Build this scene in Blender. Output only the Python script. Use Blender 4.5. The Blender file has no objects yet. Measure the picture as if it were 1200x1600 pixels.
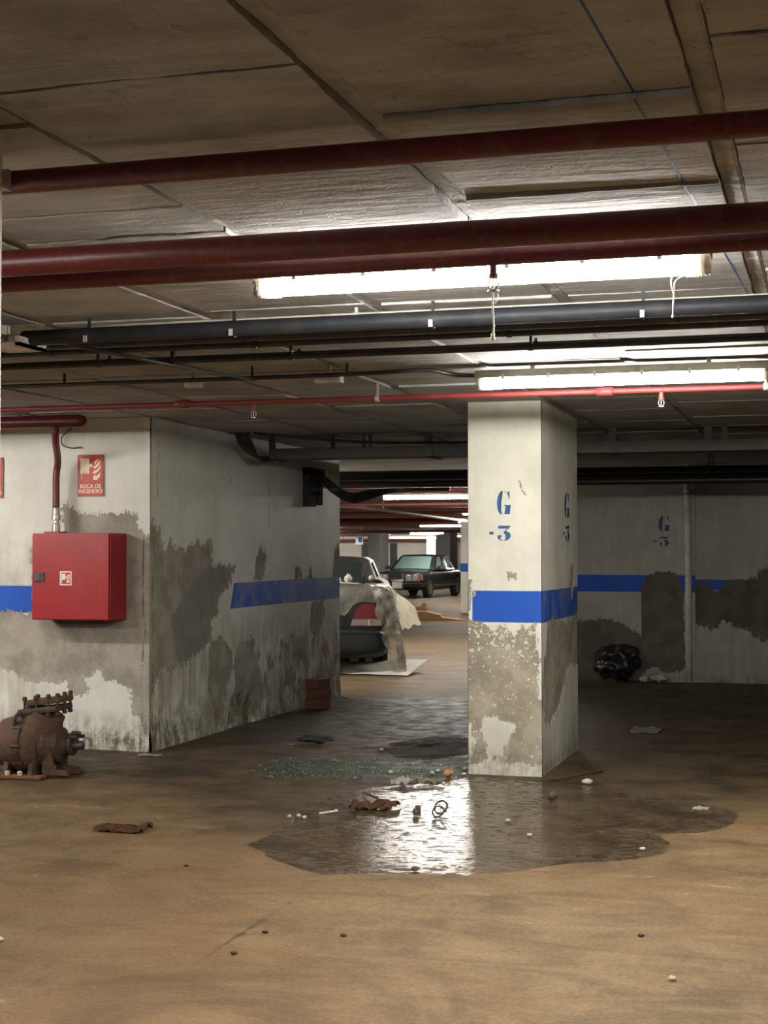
import bpy, bmesh, math, random
import numpy as np
from mathutils import Vector, Matrix, noise as mnoise

random.seed(7)
SC = bpy.context.scene
COL = SC.collection
R = math.radians

# ------------------------------------------------------------------ camera, world, exposure
cam_d = bpy.data.cameras.new('camera')
cam_d.sensor_fit = 'VERTICAL'
cam_d.sensor_height = 36.0
cam_d.lens = 36.0 * 2350.0 / 1600.0
cam_d.clip_start = 0.05
cam_d.clip_end = 300
cam = bpy.data.objects.new('camera', cam_d)
COL.objects.link(cam)
cam.location = (0, 0, 1.5)
cam.rotation_euler = (R(90 + 1.56), 0, R(16.587))
SC.camera = cam

world = bpy.data.worlds.new('world')
SC.world = world
world.use_nodes = True
world.node_tree.nodes['Background'].inputs[0].default_value = (0.05, 0.05, 0.05, 1)
world.node_tree.nodes['Background'].inputs[1].default_value = 0.2

SC.view_settings.view_transform = 'Standard'
SC.view_settings.look = 'None'
SC.view_settings.gamma = 1
SC.view_settings.use_curve_mapping = False
SC.view_settings.exposure = 0.27
SC.cycles.max_bounces = 5
SC.cycles.diffuse_bounces = 3
SC.cycles.glossy_bounces = 2
SC.cycles.transmission_bounces = 4
SC.cycles.transparent_max_bounces = 8
SC.cycles.caustics_reflective = False
SC.cycles.caustics_refractive = False

LAMP = 140.0                      # radiance of a fluorescent diffuser
CEIL = 2.53                      # underside of the ceiling panels

# ------------------------------------------------------------------ node helper
class NT:
    def __init__(self, name):
        self.m = bpy.data.materials.new(name)
        self.m.use_nodes = True
        self.t = self.m.node_tree
        self.b = self.t.nodes['Principled BSDF']
        self.out = self.t.nodes['Material Output']
        self._co = None
    def put(self, sock, v):
        if hasattr(v, 'is_output') or isinstance(v, bpy.types.NodeSocket):
            self.t.links.new(v, sock)
        else:
            if sock.type == 'RGBA' and len(v) == 3: v = (*v, 1)
            sock.default_value = v
    def node(self, typ, **kw):
        n = self.t.nodes.new(typ)
        for k, v in kw.items(): setattr(n, k, v)
        return n
    def co(self):
        if self._co is None:
            self._co = self.node('ShaderNodeTexCoord').outputs['Object']
        return self._co
    def scaled(self, s, vec=None, rot=None):
        n = self.node('ShaderNodeMapping')
        self.put(n.inputs['Vector'], vec if vec is not None else self.co())
        n.inputs['Scale'].default_value = s
        if rot: n.inputs['Rotation'].default_value = rot
        return n.outputs[0]
    def noise(self, scale, detail=4, rough=0.55, vec=None, dist=0.0):
        n = self.node('ShaderNodeTexNoise')
        self.put(n.inputs['Vector'], vec if vec is not None else self.co())
        n.inputs['Scale'].default_value = scale
        n.inputs['Detail'].default_value = detail
        n.inputs['Roughness'].default_value = rough
        n.inputs['Distortion'].default_value = dist
        return n.outputs['Fac']
    def voro(self, scale, vec=None, feature='F1', out='Distance'):
        n = self.node('ShaderNodeTexVoronoi', feature=feature)
        self.put(n.inputs['Vector'], vec if vec is not None else self.co())
        n.inputs['Scale'].default_value = scale
        return n.outputs[out]
    def math(self, op, a, b=0.0, c=0.0, clamp=False):
        n = self.node('ShaderNodeMath', operation=op, use_clamp=clamp)
        self.put(n.inputs[0], a); self.put(n.inputs[1], b)
        if op in ('MULTIPLY_ADD',): self.put(n.inputs[2], c)
        return n.outputs[0]
    def rng(self, v, a, b, c=0.0, d=1.0, smooth=True):
        n = self.node('ShaderNodeMapRange')
        n.interpolation_type = 'SMOOTHSTEP' if smooth else 'LINEAR'
        self.put(n.inputs['Value'], v)
        for k, x in zip(('From Min', 'From Max', 'To Min', 'To Max'), (a, b, c, d)): self.put(n.inputs[k], x)
        return n.outputs[0]
    def mix(self, f, a, b):
        n = self.node('ShaderNodeMix', data_type='RGBA')
        self.put(n.inputs[0], f); self.put(n.inputs[6], a); self.put(n.inputs[7], b)
        return n.outputs[2]
    def attr(self, name):
        return self.node('ShaderNodeAttribute', attribute_name=name).outputs['Fac']
    def bump(self, h, strength=0.3, dist=0.01, normal=None):
        n = self.node('ShaderNodeBump')
        self.put(n.inputs['Height'], h)
        n.inputs['Strength'].default_value = strength
        n.inputs['Distance'].default_value = dist
        if normal is not None: self.put(n.inputs['Normal'], normal)
        return n.outputs[0]
    def set(self, **kw):
        for k, v in kw.items(): self.put(self.b.inputs[k.replace('_', ' ')], v)
        return self.m

def simple(name, col, rough=0.6, metal=0.0, var=0.25, scale=12.0, bump=0.0, spec=0.5, dirt=None, dirt_amt=0.5):
    t = NT(name)
    n = t.noise(scale, 5)
    dark = tuple(c * (1 - var) for c in col); light = tuple(min(1, c * (1 + var)) for c in col)
    c = t.mix(n, dark, light)
    if dirt:
        d = t.rng(t.noise(scale * 0.7, 6, 0.7), 0.45, 0.65)
        c = t.mix(t.math('MULTIPLY', d, dirt_amt), c, dirt)
    kw = dict(Base_Color=c, Roughness=rough, Metallic=metal)
    m = t.set(**kw)
    t.b.inputs['Specular IOR Level'].default_value = spec
    if bump: t.put(t.b.inputs['Normal'], t.bump(t.noise(scale * 5, 5), bump, 0.004))
    return m

# ------------------------------------------------------------------ materials
WHITE_A, WHITE_B = (0.66, 0.65, 0.60), (0.54, 0.52, 0.46)
def plaster_material(name, white=WHITE_A, bare_a=(0.245, 0.222, 0.185), bare_b=(0.36, 0.33, 0.28), blue=(0.012, 0.085, 0.46), bumpk=1.0):
    t = NT(name)
    n1 = t.math('SUBTRACT', t.noise(14, 5, 0.62), 0.5)
    n2 = t.math('SUBTRACT', t.noise(60, 5, 0.6), 0.5)
    vs = t.math('SUBTRACT', t.noise(1.0, 5, 0.6, t.scaled((38, 38, 5))), 0.5)
    rag = t.attr('rag')
    p = t.math('ADD', t.attr('paint'), t.math('MULTIPLY', t.math('ADD', t.math('MULTIPLY', n1, 0.22), t.math('ADD', t.math('MULTIPLY', n2, 0.09), t.math('MULTIPLY', vs, 0.16))), rag))
    # flecks of paint that survive on the bare plaster, and pin-holes in the paint
    fl = t.math('SUBTRACT', t.noise(48, 3, 0.5), t.math('SUBTRACT', 0.80, t.math('MULTIPLY', t.attr('fleck'), 0.24)))
    fl = t.math('MULTIPLY', fl, 0.12)
    p = t.math('MAXIMUM', p, fl)
    hole = t.math('SUBTRACT', t.math('SUBTRACT', 0.82, t.math('MULTIPLY', t.attr('wear'), 0.30)), t.noise(1.0, 5, 0.62, t.scaled((11, 11, 6))))
    p = t.math('MINIMUM', p, t.math('MULTIPLY', hole, 0.2))
    mask = t.rng(p, -0.0015, 0.0015)
    # colours
    g = t.noise(2.2, 5, 0.65)
    g2 = t.noise(1.0, 5, 0.6, t.scaled((16, 16, 1.6)))
    dirt = t.math('MULTIPLY', t.attr('dirt'), t.rng(t.math('ADD', t.math('MULTIPLY', g, 0.5), t.math('MULTIPLY', g2, 0.5)), 0.36, 0.62))
    w = t.mix(t.rng(g, 0.35, 0.7), white, tuple(c * 0.88 for c in white))
    w = t.mix(dirt, w, (0.30, 0.265, 0.195))
    spots = t.rng(t.noise(70, 2, 0.5), 0.74, 0.78)
    w = t.mix(t.math('MULTIPLY', spots, 0.55), w, (0.16, 0.14, 0.11))
    b = t.mix(t.math('MULTIPLY', t.attr('bluewear'), t.rng(t.noise(1.0, 5, 0.65, t.scaled((6, 6, 3.5))), 0.36, 0.72)), blue, (0.20, 0.25, 0.36))
    st = t.attr('stripe')
    st = t.rng(t.math('ADD', st, t.math('MULTIPLY', n2, 0.004)), -0.0015, 0.0015)
    painted = t.mix(st, w, b)
    r1 = t.noise(5, 5, 0.65); r2 = t.noise(75, 4, 0.6)
    bare = t.mix(t.rng(r1, 0.35, 0.65), bare_a, bare_b)
    bare = t.mix(t.math('MULTIPLY', t.rng(r2, 0.60, 0.72), 0.6), bare, tuple(c * 0.45 for c in bare_a))
    bare = t.mix(t.math('MULTIPLY', t.rng(t.noise(42, 3, 0.5), 0.66, 0.72), 0.5), bare, tuple(c * 0.4 for c in bare_a))
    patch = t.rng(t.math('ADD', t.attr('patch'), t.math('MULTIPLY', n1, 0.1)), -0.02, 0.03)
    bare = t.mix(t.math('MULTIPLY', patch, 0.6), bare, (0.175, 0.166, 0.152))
    c = t.mix(mask, bare, painted)
    moss = t.math('MULTIPLY', t.attr('moss'), t.rng(t.math('ADD', t.math('MULTIPLY', t.noise(9, 5, 0.7), 0.6), t.math('MULTIPLY', t.noise(1.0, 5, 0.6, t.scaled((30, 30, 5))), 0.4)), 0.40, 0.60))
    c = t.mix(moss, c, (0.105, 0.082, 0.042))
    crack = t.rng(t.math('ADD', t.attr('crack'), t.math('MULTIPLY', n2, 0.02)), 0.004, 0.010, 1.0, 0.0)
    c = t.mix(t.math('MULTIPLY', crack, 0.75), c, (0.06, 0.052, 0.042))
    h = t.math('ADD', t.math('MULTIPLY', mask, 0.6), t.math('MULTIPLY', t.math('SUBTRACT', 1.0, mask), t.math('MULTIPLY', r2, 0.5)))
    h = t.math('ADD', h, t.math('MULTIPLY', t.noise(24, 5, 0.6), 0.35))
    nb = t.bump(h, 0.55 * bumpk, 0.006)
    rough = t.rng(mask, 0, 1, 0.92, 0.62)
    m = t.set(Base_Color=c, Roughness=rough, Normal=nb)
    t.b.inputs['Specular IOR Level'].default_value = 0.3
    return m

M = {}
M['plaster'] = plaster_material('painted_plaster')
M['pillar'] = plaster_material('painted_pillar', white=(0.70, 0.69, 0.62), bare_a=(0.25, 0.222, 0.178), bare_b=(0.40, 0.36, 0.29), bumpk=1.6)
M['plaster_shaded'] = plaster_material('painted_plaster_shaded', white=(0.38, 0.375, 0.36), bare_a=(0.092, 0.082, 0.066), bare_b=(0.135, 0.121, 0.098))  # paint and bare tones darkened to stand in for the weak light there

def floor_material():
    t = NT('garage_floor')
    big = t.noise(0.55, 5, 0.6)
    mid = t.noise(3.2, 5, 0.65, dist=0.4)
    drag = t.noise(1.0, 5, 0.62, t.scaled((1.3, 3.4, 1.0), rot=(0, 0, R(-14))), dist=1.2)
    fine = t.noise(55, 5, 0.65)
    c = t.mix(t.rng(drag, 0.30, 0.70), (0.118, 0.074, 0.034), (0.212, 0.142, 0.072))
    c = t.mix(t.math('MULTIPLY', t.rng(mid, 0.45, 0.72), 0.55), c, (0.255, 0.178, 0.099))
    c = t.mix(t.math('MULTIPLY', t.rng(big, 0.45, 0.62), 0.45), c, (0.185, 0.104, 0.050))
    stain = t.math('MULTIPLY', t.rng(t.noise(1.3, 5, 0.7, dist=0.8), 0.48, 0.66), 0.62)
    c = t.mix(stain, c, (0.074, 0.048, 0.024))
    c = t.mix(t.math('MULTIPLY', t.rng(fine, 0.45, 0.7), 0.35), c, (0.12, 0.085, 0.048))
    pale = t.math('MULTIPLY', t.rng(drag, 0.60, 0.70), t.rng(t.noise(18, 4, 0.6), 0.5, 0.62))
    c = t.mix(t.math('MULTIPLY', pale, 0.6), c, (0.46, 0.38, 0.26))
    n1 = t.math('SUBTRACT', t.noise(4.5, 5, 0.6), 0.5)
    damp = t.math('MULTIPLY', t.rng(t.math('ADD', t.attr('damp'), t.math('MULTIPLY', n1, 1.3)), -0.35, 0.35), t.rng(mid, 0.2, 0.8, 0.95, 0.6))
    moist = t.math('MULTIPLY', t.rng(t.math('ADD', t.attr('damp'), t.math('MULTIPLY', n1, 1.6)), -0.75, 0.15), 0.60)
    c = t.mix(moist, c, (0.090, 0.062, 0.032))
    c = t.mix(damp, c, t.mix(t.rng(t.noise(2.2, 5, 0.7, dist=0.5), 0.38, 0.66), (0.028, 0.020, 0.012), (0.092, 0.064, 0.036)))
    wetd = t.math('ADD', t.attr('wet'), t.math('ADD', t.math('MULTIPLY', n1, 0.10), t.math('MULTIPLY', t.math('SUBTRACT', t.noise(22, 4), 0.5), 0.03)))
    wet = t.rng(wetd, -0.012, 0.012)
    c = t.mix(wet, c, t.mix(t.rng(mid, 0.35, 0.65), (0.040, 0.027, 0.015), (0.088, 0.060, 0.032)))
    green = t.math('MULTIPLY', t.rng(t.math('ADD', t.attr('green'), t.math('MULTIPLY', n1, 0.3)), -0.08, 0.10), 0.75)
    c = t.mix(green, c, (0.035, 0.052, 0.038))
    crack = t.rng(t.math('ADD', t.attr('crack'), t.math('MULTIPLY', t.math('SUBTRACT', t.noise(12, 5), 0.5), 0.05)), 0.003, 0.018, 1.0, 0.0)
    c = t.mix(t.math('MULTIPLY', crack, 0.8), c, (0.045, 0.029, 0.017))
    film = t.rng(t.math('ADD', t.attr('wet'), t.math('MULTIPLY', t.math('SUBTRACT', t.noise(7, 5, 0.6), 0.5), 0.5)), 0.0, 0.35)
    r_dry = t.rng(fine, 0.3, 0.7, 0.55, 0.8)
    r_damp = t.rng(t.noise(6, 5, 0.6), 0.35, 0.65, 0.42, 0.72)
    rough = t.mix(damp, r_dry, r_damp)
    isl = t.rng(t.math('ADD', t.noise(1.0, 5, 0.62, t.scaled((13, 20, 1))), t.math('MULTIPLY', film, -0.10)), 0.42, 0.52)
    rough = t.mix(wet, rough, t.mix(isl, (0.11, 0.11, 0.11), (0.55, 0.55, 0.55)))
    h_dry = t.math('ADD', t.math('MULTIPLY', fine, 0.35), t.math('ADD', t.math('MULTIPLY', drag, 0.5), t.math('MULTIPLY', mid, 0.4)))
    h_wet = t.math('ADD', t.math('MULTIPLY', t.noise(1.0, 4, 0.6, t.scaled((13, 20, 1))), 0.42), t.math('MULTIPLY', t.noise(85, 3), 0.10))
    h = t.mix(wet, h_dry, h_wet)
    nb = t.bump(h, 0.45, 0.02)
    m = t.set(Base_Color=c, Roughness=rough, Normal=nb)
    t.put(t.b.inputs['Specular IOR Level'], t.rng(wet, 0, 1, 0.25, 0.35))
    return m
M['floor'] = floor_material()

def ceiling_material():
    t = NT('ceiling_concrete')
    a = t.noise(2.0, 5, 0.62); s = t.noise(1.0, 5, 0.62, t.scaled((2.2, 16, 6)))
    c = t.mix(t.rng(a, 0.3, 0.7), (0.272, 0.272, 0.270), (0.43, 0.43, 0.425))
    c = t.mix(t.math('MULTIPLY', t.rng(s, 0.42, 0.68), 0.4), c, (0.52, 0.51, 0.49))
    c = t.mix(t.math('MULTIPLY', t.rng(t.noise(0.9, 5, 0.65), 0.50, 0.68), 0.5), c, (0.215, 0.197, 0.172))
    c = t.mix(t.math('MULTIPLY', t.rng(t.noise(30, 4, 0.6), 0.62, 0.72), 0.4), c, (0.13, 0.11, 0.09))
    h = t.math('ADD', t.math('MULTIPLY', s, 0.8), t.math('ADD', t.math('ADD', t.math('MULTIPLY', t.noise(24, 5, 0.65), 0.30), t.math('MULTIPLY', t.rng(t.noise(9, 5, 0.7, dist=1.0), 0.60, 0.66), -0.25)), t.math('MULTIPLY', a, 1.2)))
    m = t.set(Base_Color=c, Roughness=0.85, Normal=t.bump(h, 0.85, 0.016))
    t.b.inputs['Specular IOR Level'].default_value = 0.25
    return m
M['ceiling'] = ceiling_material()

def red_paint(name, col, rough, dust=0.5):
    t = NT(name)
    n = t.noise(9, 5, 0.6)
    c = t.mix(n, tuple(x * 0.65 for x in col), tuple(x * 1.25 for x in col))
    d = t.math('MULTIPLY', t.rng(t.noise(26, 5, 0.7), 0.50, 0.68), dust)
    c = t.mix(d, c, (0.16, 0.085, 0.07))
    m = t.set(Base_Color=c, Roughness=rough, Normal=t.bump(t.noise(60, 4), 0.12, 0.004))
    return m
M['red_pipe'] = red_paint('red_pipe_paint', (0.115, 0.010, 0.014), 0.42, 0.35)
M['red_thin'] = red_paint('red_bright_pipe_paint', (0.24, 0.030, 0.032), 0.5, 0.3)
M['red_far'] = red_paint('red_dusty_pipe_paint', (0.16, 0.035, 0.03), 0.6, 0.8)
M['red_box'] = red_paint('red_enamel', (0.31, 0.007, 0.012), 0.36, 0.10)
M['red_sign'] = simple('red_sign', (0.45, 0.018, 0.016), 0.5, var=0.08)
M['red_sign_dark'] = simple('red_sign_frame', (0.30, 0.04, 0.03), 0.5, var=0.1)
M['cream'] = simple('cream_print', (0.74, 0.66, 0.44), 0.6, var=0.1, scale=60)
M['white_print'] = simple('white_print', (0.72, 0.70, 0.68), 0.5, var=0.05)
M['blue_print'] = simple('stencil_blue', (0.012, 0.095, 0.28), 0.6, var=0.22, scale=55)
M['blue_print2'] = simple('stencil_blue_dark', (0.012, 0.045, 0.12), 0.6, var=0.22, scale=55)  # deeper blue for the side-face and pier stencils
M['black_plastic'] = simple('black_plastic', (0.016, 0.016, 0.018), 0.45, var=0.3)
M['conduit'] = simple('dark_conduit', (0.022, 0.024, 0.030), 0.42, var=0.3, dirt=(0.10, 0.09, 0.075), dirt_amt=0.35)
M['duct'] = simple('dark_grey_duct', (0.016, 0.018, 0.024), 0.55, var=0.3, dirt=(0.06, 0.055, 0.05), dirt_amt=0.3, spec=0.3)
M['box_grey'] = simple('dark_box_grey', (0.035, 0.035, 0.034), 0.85, var=0.3, spec=0.1)
M['tray'] = simple('galvanised_tray', (0.085, 0.085, 0.083), 0.65, metal=0.1, var=0.3, dirt=(0.09, 0.08, 0.07), dirt_amt=0.6)
M['steel'] = simple('dull_steel', (0.42, 0.40, 0.38), 0.38, metal=0.8, var=0.3)
M['galv'] = simple('zinc_bracket', (0.52, 0.51, 0.48), 0.5, metal=0.3, var=0.2)
M['white_plastic'] = simple('aged_white_plastic', (0.56, 0.54, 0.48), 0.5, var=0.12, dirt=(0.25, 0.21, 0.15), dirt_amt=0.5)
M['housing'] = simple('lamp_housing', (0.26, 0.235, 0.18), 0.6, var=0.2, dirt=(0.12, 0.10, 0.07), dirt_amt=0.6)
M['string'] = simple('string', (0.68, 0.64, 0.56), 0.8, var=0.15)
M['rust'] = simple('rusted_iron', (0.095, 0.048, 0.028), 0.85, var=0.5, scale=22, bump=0.9, dirt=(0.048, 0.04, 0.034), dirt_amt=0.8)
M['rust2'] = simple('dark_rusted_iron', (0.05, 0.034, 0.026), 0.7, metal=0.2, var=0.5, scale=26, bump=0.8, dirt=(0.11, 0.05, 0.028), dirt_amt=0.6)
M['rust_orange'] = simple('orange_rust', (0.16, 0.062, 0.024), 0.9, var=0.5, scale=26, bump=0.8)
M['brick'] = simple('red_brick', (0.17, 0.068, 0.045), 0.88, var=0.3, scale=40, bump=0.7, dirt=(0.11, 0.065, 0.05), dirt_amt=0.6)
M['cardboard'] = simple('cardboard', (0.42, 0.25, 0.12), 0.85, var=0.15)
M['paper'] = simple('paper', (0.56, 0.54, 0.50), 0.8, var=0.12, dirt=(0.3, 0.26, 0.2), dirt_amt=0.4)
M['leaf'] = simple('wet_rag', (0.13, 0.062, 0.026), 0.5, var=0.5, scale=35, bump=0.6)
M['twig'] = simple('twig', (0.035, 0.024, 0.015), 0.7, var=0.3, scale=40)
M['stone'] = simple('stone', (0.075, 0.058, 0.045), 0.8, var=0.4, scale=50, bump=0.5)
M['stone_pale'] = simple('pale_stone', (0.50, 0.46, 0.40), 0.8, var=0.2, scale=60, bump=0.4)
M['amber'] = simple('amber_chip', (0.50, 0.22, 0.05), 0.5, var=0.2)
M['dark_cloth'] = simple('dark_cloth', (0.016, 0.017, 0.022), 0.8, var=0.4, bump=0.4)
M['bag'] = simple('black_bag', (0.014, 0.014, 0.014), 0.34, var=0.4, bump=0.5)
M['mud'] = simple('wet_mud', (0.036, 0.024, 0.014), 0.75, var=0.4, scale=24, bump=0.8)
M['rubber'] = simple('tyre_rubber', (0.014, 0.014, 0.014), 0.8, var=0.3)
M['car_dark'] = simple('dark_car_paint', (0.016, 0.019, 0.022), 0.24, var=0.15, scale=3, spec=0.6, dirt=(0.07, 0.066, 0.058), dirt_amt=0.35)
M['car_dusty'] = simple('dusty_car_paint', (0.030, 0.034, 0.036), 0.45, var=0.2, scale=3, dirt=(0.13, 0.125, 0.11), dirt_amt=0.5)
M['bumper_plastic'] = simple('bumper_plastic', (0.012, 0.018, 0.021), 0.4, var=0.2, scale=5)
M['car_glass'] = simple('car_glass', (0.030, 0.036, 0.036), 0.12, var=0.2, scale=3, spec=0.8)
M['chrome'] = simple('chrome', (0.72, 0.72, 0.70), 0.16, metal=1.0, var=0.05)
M['tail_red'] = simple('tail_lens_red', (0.20, 0.012, 0.020), 0.25, var=0.2, scale=30, dirt=(0.16, 0.08, 0.07), dirt_amt=0.4)
M['tail_clear'] = simple('tail_lens_clear', (0.36, 0.29, 0.25), 0.3, var=0.15, scale=30, dirt=(0.22, 0.17, 0.14), dirt_amt=0.5)
M['beige_sheet'] = simple('beige_dust_sheet', (0.36, 0.335, 0.25), 0.75, var=0.18, scale=10, dirt=(0.22, 0.16, 0.10), dirt_amt=0.5)
M['white_sheet'] = simple('white_sheet', (0.62, 0.60, 0.52), 0.7, var=0.12, scale=9, bump=0.5)
M['far_white'] = simple('far_white_wall', (0.66, 0.63, 0.57), 0.8, var=0.08, scale=2)
M['far_grey'] = simple('far_grey_wall', (0.36, 0.355, 0.35), 0.8, var=0.08, scale=2)
M['far_blue'] = simple('far_blue_stripe', (0.015, 0.09, 0.42), 0.7, var=0.1)
M['door_dark'] = simple('dark_doorway_panel', (0.05, 0.052, 0.05), 0.6, var=0.2)

def emit(name, col, s):
    t = NT(name)
    t.set(Base_Color=(0.8, 0.8, 0.8), Emission_Color=col, Emission_Strength=s)
    return t.m
M['lamp'] = emit('fluorescent_diffuser', (1.0, 0.955, 0.865), LAMP)
M['lamp_green'] = emit('fluorescent_diffuser_cool', (1.0, 0.975, 0.85), LAMP * 0.9)

def clear_plastic(name, col, alpha, rough=0.3):
    t = NT(name)
    n = t.noise(7, 6, 0.65)
    c = t.mix(n, tuple(x * 0.6 for x in col), col)
    t.set(Base_Color=c, Roughness=rough, Alpha=t.rng(n, 0.3, 0.7, alpha * 0.75, min(1, alpha * 1.2)), Normal=t.bump(t.noise(16, 6, 0.65), 0.5, 0.02))
    t.b.inputs['Specular IOR Level'].default_value = 0.7
    return t.m
M['film'] = clear_plastic('dusty_plastic_film', (0.42, 0.40, 0.34), 0.52)
M['prism'] = clear_plastic('ribbed_clear_plastic', (0.85, 0.80, 0.68), 0.42, 0.25)
M['shard'] = clear_plastic('glass_grit', (0.26, 0.40, 0.32), 0.8, 0.15)

# ------------------------------------------------------------------ mesh helpers
def finish(name, bm, mat, parent=None, smooth=False, loc=None):
    me = bpy.data.meshes.new(name)
    bmesh.ops.recalc_face_normals(bm, faces=bm.faces)
    bm.to_mesh(me); bm.free()
    return obj_from_mesh(name, me, mat, parent, smooth, loc)

def obj_from_mesh(name, me, mat, parent=None, smooth=False, loc=None):
    if mat is not None and not me.materials: me.materials.append(M[mat] if isinstance(mat, str) else mat)
    if smooth:
        me.polygons.foreach_set('use_smooth', [True] * len(me.polygons))
    o = bpy.data.objects.new(name, me)
    COL.objects.link(o)
    if parent is not None: o.parent = parent
    if loc is not None: o.location = loc
    return o

def tag(o, label=None, cat=None, group=None, kind=None):
    if label: o['label'] = label
    if cat: o['category'] = cat
    if group: o['group'] = group
    if kind: o['kind'] = kind
    return o

def thing(name, label, cat, loc=(0, 0, 0), rz=0.0, group=None):
    o = bpy.data.objects.new(name, None)
    o.empty_display_size = 0.1
    COL.objects.link(o)
    o.location = loc; o.rotation_euler = (0, 0, rz)
    return tag(o, label, cat, group)

def copy_tree(o, parent=None):
    c = o.copy(); COL.objects.link(c); c.parent = parent
    for ch in list(o.children): copy_tree(ch, c)
    return c

def box(bm, x0, x1, y0, y1, z0, z1, bev=0.0, mtx=None):
    vs = [bm.verts.new((x, y, z)) for x in (x0, x1) for y in (y0, y1) for z in (z0, z1)]
    fs = []
    for q in ((0, 1, 3, 2), (4, 6, 7, 5), (0, 4, 5, 1), (2, 3, 7, 6), (0, 2, 6, 4), (1, 5, 7, 3)):
        fs.append(bm.faces.new([vs[i] for i in q]))
    if bev > 0:
        es = list({e for f in fs for e in f.edges})
        r = bmesh.ops.bevel(bm, geom=es, offset=bev, segments=2, affect='EDGES', profile=0.6)
        vs = list({v for f in r['faces'] for v in f.verts} | {v for v in vs if v.is_valid})
    if mtx is not None:
        bmesh.ops.transform(bm, matrix=mtx, verts=[v for v in vs if v.is_valid])
    return vs

def mbox(name, mat, parent, *a, bev=0.0, loc=None):
    bm = bmesh.new(); box(bm, *a, bev=bev)
    return finish(name, bm, mat, parent, loc=loc)

def frame_at(d):
    d = d.normalized()
    up = Vector((0, 0, 1)) if abs(d.z) < 0.95 else Vector((1, 0, 0))
    a = d.cross(up).normalized(); b = a.cross(d).normalized()
    return a, b

def tube(bm, pts, r, seg=12, cap=True):
    pts = [Vector(p) for p in pts]
    rs = r if isinstance(r, (list, tuple)) else [r] * len(pts)
    rings = []; pa = None
    for i, p in enumerate(pts):
        d = (pts[min(i + 1, len(pts) - 1)] - pts[max(i - 1, 0)])
        a, b = frame_at(d)
        if pa is not None:
            dn = d.normalized()
            a2 = pa - dn * pa.dot(dn)
            if a2.length > 1e-4: a = a2.normalized(); b = a.cross(dn).normalized()
        pa = a
        rings.append([bm.verts.new(p + (a * math.cos(t) + b * math.sin(t)) * rs[i]) for t in [2 * math.pi * k / seg for k in range(seg)]])
    for i in range(len(rings) - 1):
        for k in range(seg):
            bm.faces.new((rings[i][k], rings[i][(k + 1) % seg], rings[i + 1][(k + 1) % seg], rings[i + 1][k]))
    if cap:
        bm.faces.new(rings[0][::-1]); bm.faces.new(rings[-1])

def mtube(name, mat, parent, pts, r, seg=12, smooth=True):
    bm = bmesh.new(); tube(bm, pts, r, seg)
    return finish(name, bm, mat, parent, smooth)

def smooth_path(pts, n=6):
    P = [Vector(p) for p in pts]; out = []
    for i in range(len(P) - 1):
        p0, p1, p2, p3 = P[max(i - 1, 0)], P[i], P[i + 1], P[min(i + 2, len(P) - 1)]
        for k in range(n):
            t = k / n
            out.append(0.5 * ((2 * p1) + (p2 - p0) * t + (2 * p0 - 5 * p1 + 4 * p2 - p3) * t * t + (3 * p1 - p0 - 3 * p2 + p3) * t ** 3))
    out.append(P[-1]); return out

def lathe(bm, prof, seg=24, axis='z', centre=(0, 0, 0)):
    rings = []
    for r, h in prof:
        ring = []
        for k in range(seg):
            t = 2 * math.pi * k / seg; a, b = r * math.cos(t), r * math.sin(t)
            p = {'z': (a, b, h), 'x': (h, a, b), 'y': (a, h, b)}[axis]
            ring.append(bm.verts.new(Vector(p) + Vector(centre)))
        rings.append(ring)
    for i in range(len(rings) - 1):
        for k in range(seg):
            bm.faces.new((rings[i][k], rings[i][(k + 1) % seg], rings[i + 1][(k + 1) % seg], rings[i + 1][k]))
    bm.faces.new(rings[0][::-1]); bm.faces.new(rings[-1])

def prism(bm, poly, y0, y1, plane='xz'):
    """extrude a 2D outline; plane xz -> along y, yz -> along x, xy -> along z"""
    f = {'xz': lambda a, b, c: (a, c, b), 'yz': lambda a, b, c: (c, a, b), 'xy': lambda a, b, c: (a, b, c)}[plane]
    A = [bm.verts.new(f(a, b, y0)) for a, b in poly]; B = [bm.verts.new(f(a, b, y1)) for a, b in poly]
    n = len(poly)
    bm.faces.new(A); bm.faces.new(B[::-1])
    for i in range(n): bm.faces.new((A[i], A[(i + 1) % n], B[(i + 1) % n], B[i]))

def mprism(name, mat, parent, poly, y0, y1, plane='xz'):
    bm = bmesh.new(); prism(bm, poly, y0, y1, plane)
    return finish(name, bm, mat, parent)

# ------------------------------------------------------------------ fields for plaster and floor
def sdf(P, poly):
    """signed distance to a polygon, positive inside"""
    P = np.asarray(P, float); poly = np.asarray(poly, float)
    d = np.full(len(P), 1e9); ins = np.zeros(len(P), bool)
    for i in range(len(poly)):
        a, b = poly[i], poly[(i + 1) % len(poly)]
        ab = b - a; t = np.clip(((P - a) @ ab) / max(ab @ ab, 1e-12), 0, 1)
        d = np.minimum(d, np.linalg.norm(P - (a + t[:, None] * ab), axis=1))
        c = (a[1] > P[:, 1]) != (b[1] > P[:, 1])
        x = (b[0] - a[0]) * (P[:, 1] - a[1]) / np.where(abs(b[1] - a[1]) < 1e-12, 1e-12, b[1] - a[1]) + a[0]
        ins ^= c & (P[:, 0] < x)
    return np.where(ins, d, -d)

def line_dist(P, lines):
    d = np.full(len(P), 9.0)
    for pl in lines:
        pl = np.asarray(pl, float)
        for a, b in zip(pl[:-1], pl[1:]):
            ab = b - a; t = np.clip(((P - a) @ ab) / max(ab @ ab, 1e-12), 0, 1)
            d = np.minimum(d, np.linalg.norm(P - (a + t[:, None] * ab), axis=1))
    return d

def sstep(x, a, b):
    t = np.clip((x - a) / (b - a), 0, 1); return t * t * (3 - 2 * t)

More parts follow.
